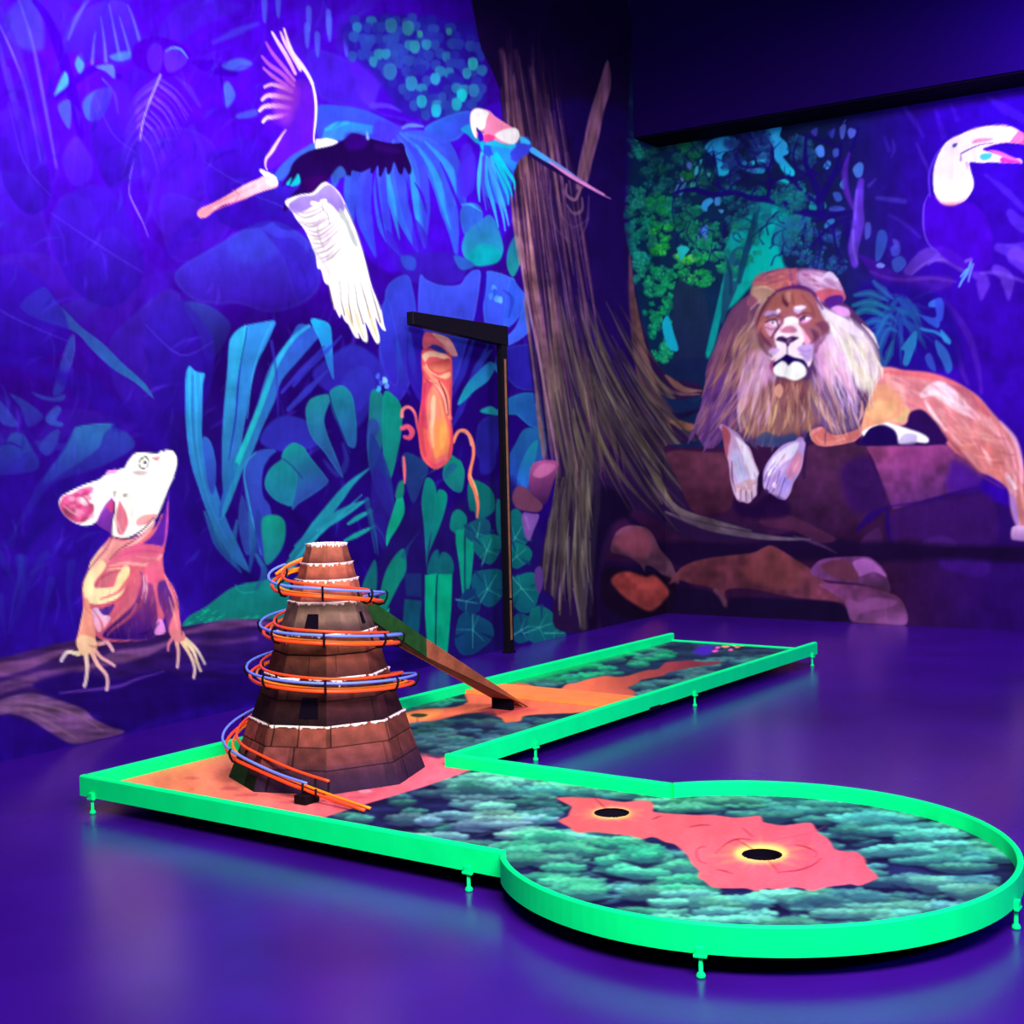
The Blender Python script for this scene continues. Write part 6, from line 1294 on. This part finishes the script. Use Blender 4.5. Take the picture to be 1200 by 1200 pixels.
for z, r, ti, tt in prof:
    for j in range(8*NC+1):
        fct, u_ = divmod(j % (8*NC), NC); u_ /= NC
        a1 = A0+fct*math.pi/4; a2 = a1+math.pi/4
        x = r*(math.cos(a1)*(1-u_)+math.cos(a2)*u_); y = r*(math.sin(a1)*(1-u_)+math.sin(a2)*u_)
        nr = rows_of[ti]; ri = min(int(tt*nr), nr-1); tr = tt*nr-ri
        groove = 0.
        if ri > 0 and tr < .05: groove = 1
        seams = brk[ti][ri][fct]
        wdt = r*.765
        for s_ in seams:
            if ti < 3 and abs(u_-s_)*wdt < (.0024 if ti == 0 else .0016): groove = 1 if ti == 0 else .5
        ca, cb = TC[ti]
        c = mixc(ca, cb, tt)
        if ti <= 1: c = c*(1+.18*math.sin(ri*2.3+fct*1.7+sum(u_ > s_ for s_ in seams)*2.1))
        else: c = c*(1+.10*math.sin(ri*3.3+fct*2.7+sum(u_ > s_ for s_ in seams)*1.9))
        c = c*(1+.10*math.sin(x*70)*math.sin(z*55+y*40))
        if ti in (1, 2, 3, 4, 5, 6) and tt < .4: c = mixc(c, '241020', (.5 if ti < 4 else .35)*(1-tt/.4))  # shade at the foot of each tier, mixed into the brick colour
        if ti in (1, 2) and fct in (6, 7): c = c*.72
        if ti == 0 and fct in (1, 2, 6, 7, 0) and tt < .42: c = mixc(c, '2a1c48', .75*(1-tt/.42)**.5)  # purple shade low on the bottom tier, painted in
        if ti == 0 and fct == 6 and u_ < .62 and tt < .5-.45*u_: c = col('1c4428')
        if ti == 0 and fct == 6 and u_ >= .62 and tt < .22: c = col('102018')
        dd = drip[ti][j % (8*NC)]
        hgt = z-tiers[ti][0]; top = tiers[ti][1]-z
        if top < .005+.009*max(0, dd-.40)*3+(.035*max(0, 1-abs(j-LD[ti])/3) if ti < 3 else 0) and dd > .30 and not (groove and ti == 0): c = col('fce0ec'); groove = -.6
        if groove < 0: x *= 1+.003/r; y *= 1+.003/r
        elif groove:
            x *= 1-.004*groove/r; y *= 1-.004*groove/r; c = c*(1-.7*groove)
        c = np.asarray(c)*(.84 if groove >= 0 else 1.)
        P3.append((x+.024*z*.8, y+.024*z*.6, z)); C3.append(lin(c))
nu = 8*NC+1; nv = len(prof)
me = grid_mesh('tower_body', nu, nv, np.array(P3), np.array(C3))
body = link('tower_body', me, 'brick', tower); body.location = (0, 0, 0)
# windows as black boxes; the black stands in for their shaded recess
def opening(facet, u_, z, w, h, dark='pit'):
    a1 = A0+facet*math.pi/4; a2 = a1+math.pi/4
    rr = lambda zz: next((r0+(r1-r0)*(zz-z0)/(z1-z0) for z0, z1, r0, r1 in tiers if z0 <= zz <= z1), .2)
    def pt(uu, zz, out):
        r = rr(zz); x = r*(math.cos(a1)*(1-uu)+math.cos(a2)*uu); y = r*(math.sin(a1)*(1-uu)+math.sin(a2)*uu)
        n = Vector((math.cos((a1+a2)/2), math.sin((a1+a2)/2), 0))
        return Vector((x+.019*zz, y+.0144*zz, zz))+n*out
    bm = bmesh.new(); k = w/(rr(z)*.765)/2
    q = [pt(u_-k, z, 0.003), pt(u_+k, z, 0.003), pt(u_+k*.86, z+h, -.002), pt(u_-k*.86, z+h, -.002)]
    c_ = [pt(u_-k, z, -.03), pt(u_+k, z, -.03), pt(u_+k*.86, z+h, -.034), pt(u_-k*.86, z+h, -.034)]
    A = [bm.verts.new(p) for p in q]; B = [bm.verts.new(p) for p in c_]
    for i in range(4): bm.faces.new((A[i], A[(i+1) % 4], B[(i+1) % 4], B[i]))
    bm.faces.new(A); bm.faces.new(B[::-1])
    o = from_bm('opening', bm, dark, tower); o['label'] = 'small dark window in the bricks, a black box for its shaded recess'
opening(7, .55, .665, .066, .068)     # left of the front corner
opening(1, .30, .68, .034, .05)
opening(7, .66, .300, .09, .085)

# ---------------------------------------------------------------- spiral ball track
track = bpy.data.objects.new('spiral_track', None); COL.objects.link(track); track.parent = tower; track.location = (0, 0, .0005)
track['label'] = 'spiral ball track of orange and blue tubes wound around the tower'; track.empty_display_size = .1
KEYS = [(.60, .115, 1.0), (.68, .165, 1.0), (.75, .212, .975), (.85, .245, .938), (1., .258, .915), (1.25, .265, .862), (1.5, .27, .80), (1.75, .264, .752), (1.88, .30, .735), (2., .322, .722), (2.25, .336, .672), (2.5, .340, .605),
        (2.75, .330, .560), (2.88, .362, .545), (3., .386, .527), (3.25, .396, .488), (3.5, .41, .38), (3.75, .444, .255), (3.84, .452, .222)]
def kspl(p):
    ph = [k[0] for k in KEYS]
    i = max(0, min(len(KEYS)-2, next((n-1 for n, v_ in enumerate(ph) if v_ > p), len(KEYS)-2)))
    a, b, c, d = KEYS[max(i-1, 0)], KEYS[i], KEYS[i+1], KEYS[min(i+2, len(KEYS)-1)]
    t_ = (p-b[0])/(c[0]-b[0])
    out = []
    for q in (1, 2):
        m1 = (c[q]-a[q])/(c[0]-a[0])*(c[0]-b[0]); m2 = (d[q]-b[q])/(d[0]-b[0])*(c[0]-b[0])
        out.append((2*t_**3-3*t_**2+1)*b[q]+(t_**3-2*t_**2+t_)*m1+(-2*t_**3+3*t_**2)*c[q]+(t_**3-t_**2)*m2)
    return out
ZO = ZS+.0015
def tp(p, dr, dz):
    r, z = kspl(p); a = math.radians(-46.5+360*p)
    return Vector(((r+dr)*math.cos(a), (r+dr)*math.sin(a), z-ZO+dz))
end = Vector((1.372-TX, .335-TY, .012))
def run(dr, dz, p0=.62, chute=1., toend=True, endoff=(0, 0, 0)):
    pts = [tp(p0+(3.84-p0)*i/230, dr, dz) for i in range(231)]
    if toend:
        s_ = pts[-1]; e_ = end+Vector(endoff)
        for i in range(1, 15): pts.append(s_.lerp(s_.lerp(e_, chute), i/14)-Vector((0, 0, .012*math.sin(math.pi*i/14))))
    return pts
nrm = Vector((.0, .045, 0))
bm = bmesh.new(); add_tube(bm, run(0, 0, endoff=(0, -.02, 0)), .0075); o = from_bm('tube_rail', bm, 'orange', track, True); o['label'] = 'lower outer orange tube'
bm = bmesh.new(); add_tube(bm, run(-.048, .047, chute=.66, endoff=(0, .04, .03)), .0062); o = from_bm('tube_rail', bm, 'orange', track, True); o['label'] = 'inner orange tube'
bm = bmesh.new(); add_tube(bm, run(-.03, .006, p0=.66, endoff=(0, .015, 0)), .0062); o = from_bm('tube_rail', bm, 'yellow', track, True); o['label'] = 'amber orange tube nearest the tower'
bm = bmesh.new(); add_tube(bm, run(.014, .037, p0=.68, chute=.56), .0062); o = from_bm('tube_rail', bm, 'blue', track, True); o['label'] = 'blue outer guard tube'
# closed bend at the top of the track
bm = bmesh.new(); q = [tp(.69-.02*i, -.01-.012*i, .01+.004*i) for i in range(5)]+[tp(.60, -.02, .055), tp(.64, -.03, .06), tp(.70, -.03, .045), tp(.76, -.012, .03)]
add_tube(bm, [Vector(v_) for v_ in q], .0075); o = from_bm('tube_bend', bm, 'yellow', track, True); o['label'] = 'amber tube bend at the top'
for lp in (1, 2, 3):
    for dp in (-.25, -.12, 0., .135, .235, .5):
        p = lp+dp
        if p > 3.83 or p < .72: continue
        bm = bmesh.new()
        q = [tp(p, .016, .046), tp(p, .026, .036), tp(p, .022, .012), tp(p, .01, -.010), tp(p, -.012, -.016), tp(p, -.04, -.006), tp(p, -.058, .03), tp(p, -.056, .05)]
        add_tube(bm, q, .0052, 6); from_bm('bracket', bm, 'black', track, True)
for p in (3.66, 3.83):
    bm = bmesh.new(); q = [tp(p, .016, .046), tp(p, .026, .036), tp(p, .022, .012), tp(p, .01, -.010), tp(p, -.012, -.016), tp(p, -.04, -.006), tp(p, -.058, .03)]
    add_tube(bm, q, .0052, 6); from_bm('bracket', bm, 'black', track, True)
s0 = tp(3.84, 0, 0)
for t_ in (.56, .66):
    c_ = s0.lerp(end, t_); bm = bmesh.new()
    add_tube(bm, [c_+Vector((0, -.032, .045-.04*t_)), c_+Vector((0, -.034, -.012)), c_+Vector((0, .0, -.018)), c_+Vector((0, .04, -.008)), c_+Vector((0, .045, .03))], .0052, 6)
    from_bm('bracket', bm, 'black', track, True)
c_ = s0.lerp(end, .58)
bm = bmesh.new(); add_box(bm, (c_.x-.045, c_.y-.055, 0), (c_.x+.02, c_.y+.03, max(.03, c_.z-.022)), .004)
o = from_bm('support_block', bm, 'black', track); o['label'] = 'small black block under the chute'

# ---------------------------------------------------------------- wooden ramp behind the tower
ramp = thing('wooden_ramp', 'long sloping wooden ramp running from the back of the brick tower down to the course', 'ramp', (.54, 2.50, ZS+.001))
def ramp_part(name, x0, x1, top, bot, y0, y1, material, lb=None):
    sl = (.7578-.105)/(1.359-2.50)
    zt_ = lambda y: .105+sl*(y-2.50)
    bm = bmesh.new(); vs = []
    for y in (y0, y1):
        for x in (x0, x1):
            for d in (bot, top): vs.append(bm.verts.new((x-.54, y-2.50, max(0.0005, zt_(y)+d-ZS-.001))))
    for q in ((0, 1, 3, 2), (4, 6, 7, 5), (0, 4, 5, 1), (2, 3, 7, 6), (1, 5, 7, 3), (0, 2, 6, 4)): bm.faces.new([vs[i] for i in q])
    o = from_bm(name, bm, material, ramp)
    if lb: o['label'] = lb
ramp_part('ramp_bed', .452, .598, -.003, -.075, 1.10, 2.52, 'woodtop')
ramp_part('side_board', .598, .620, 0, -.095, 1.65, 2.535, 'wood', 'brown wooden side board')
ramp_part('side_board', .598, .620, 0, -.095, 1.10, 1.65, 'woodgreen', 'upper end of the side board, painted green')
ramp_part('side_board', .436, .452, .016, -.095, 1.10, 2.535, 'plate', 'far side board with an orange upper edge')
bm = bmesh.new(); add_box(bm, (.465-.54, 2.40-2.5, 0), (.595-.54, 2.43-2.5, .06)); from_bm('support_block', bm, 'pit', ramp)

# ---------------------------------------------------------------- black stand by the wall
def rw(x, y, z): return Vector((cP*x-sP*y, sP*x+cP*y, z))
base = rw(WA+.13, 4.80, 0)
stand = thing('black_stand', 'slim black stand with a long black arm in front of the orange pitcher plant', 'stand', tuple(base))
stand.rotation_euler.z = PHI
bm = bmesh.new(); add_box(bm, (-.025, -.035, .004), (.025, .035, 2.36), .003); from_bm('post', bm, 'black', stand)
bm = bmesh.new(); add_box(bm, (.0245, -.010, .42), (.031, .012, 2.24), .002); o = from_bm('front_strip', bm, 'brass', stand); o['label'] = 'thin brown strip on the post'
bm = bmesh.new(); add_box(bm, (.0245, -.010, .10), (.031, .010, .405), .002); o = from_bm('front_strip', bm, 'brass', stand); o['label'] = 'lower piece of the brown strip'
bm = bmesh.new(); add_box(bm, (-.03, -.045, 0), (.035, .045, .02), .003); from_bm('foot', bm, 'black', stand)
bm = bmesh.new()
v = [bm.verts.new(p) for p in ((-.03, -1.10, 2.43), (.03, -1.10, 2.43), (.03, .05, 2.34), (-.03, .05, 2.34), (-.03, -1.10, 2.52), (.03, -1.10, 2.52), (.03, .05, 2.49), (-.03, .05, 2.49))]
for q in ((0, 3, 2, 1), (4, 5, 6, 7), (0, 1, 5, 4), (1, 2, 6, 5), (2, 3, 7, 6), (3, 0, 4, 7)): bm.faces.new([v[i] for i in q])
bmesh.ops.bevel(bm, geom=bm.edges[:], offset=.004, segments=1, affect='EDGES')
from_bm('arm', bm, 'black', stand)

# ---------------------------------------------------------------- light
def area(name, loc, to, sx, sy, w, c, spread=math.pi):
    l = bpy.data.lights.new(name, 'AREA'); l.shape = 'RECTANGLE'; l.size = sx; l.size_y = sy; l.energy = w; l.color = c; l.spread = spread
    o = bpy.data.objects.new(name, l); COL.objects.link(o)
    d = Vector(to)-Vector(loc); o.matrix_world = Matrix.Translation(loc) @ d.to_track_quat('-Z', 'Y').to_matrix().to_4x4()
    return o
area('blacklight_over_left_wall', (1.0, .9, 4.5), (-1.2, 2.6, 1.2), 1.5, .3, 98, (.90, .88, .88), math.radians(125))
area('blacklight_over_end_wall', (2.6, 4.6, 4.6), (1.0, 7.6, 1.4), 3.5, .4, 104, (.95, .92, .86), math.radians(110))
area('rail_fill_front', (4.6, -2.0, 3.6), (1.3, 1.6, 0), 2.6, 1.4, 250, (.95, .97, .72), math.radians(110))  # unseen fill light added to brighten the green rails
area('parrot_fill', (.5, 3.9, 4.75), (-1.2, 4.7, 2.6), 2.2, .2, 34, (.95, .92, .88), math.radians(115))  # unseen fill light added to lift the small parrot
area('blue_lamp_right', (7.6, -.6, 2.8), (3.4, .2, 0), 1., .4, 75, (.15, .35, 1.))
area('violet_lamp_left', (.6, -1.4, 4.2), (-1.2, 1.2, 3.2), 1.2, .3, 10, (.35, .06, 1.))
area('violet_lamp_soffit', (3.1, 6.0, 4.55), (2.3, 7.12, 4.4), .5, .12, 17, (.35, .03, 1.), math.radians(75))
area('violet_lamp_far_right', (7.0, 3.5, 3.4), (2.6, 5.0, 0), 1.2, .3, 150, (.40, .10, 1.))
wd = bpy.data.worlds.new('room_dark'); SC.world = wd; wd.use_nodes = True
wd.node_tree.nodes['Background'].inputs[0].default_value = (.35, .25, .8, 1); wd.node_tree.nodes['Background'].inputs[1].default_value = .035

# ---------------------------------------------------------------- camera
cam = bpy.data.cameras.new('camera'); co = bpy.data.objects.new('camera', cam); COL.objects.link(co)
cam.sensor_fit = 'HORIZONTAL'; cam.sensor_width = 36; cam.lens = CAM_F/1200*36; cam.clip_end = 100
mw = Matrix(((RT[0], UP[0], -FW[0], EYE[0]), (RT[1], UP[1], -FW[1], EYE[1]), (RT[2], UP[2], -FW[2], EYE[2]), (0, 0, 0, 1)))
co.matrix_world = mw
SC.camera = co
SC.view_settings.view_transform = 'Standard'; SC.view_settings.look = 'None'
SC.view_settings.exposure = 0.0; SC.view_settings.gamma = 1; SC.view_settings.use_curve_mapping = False
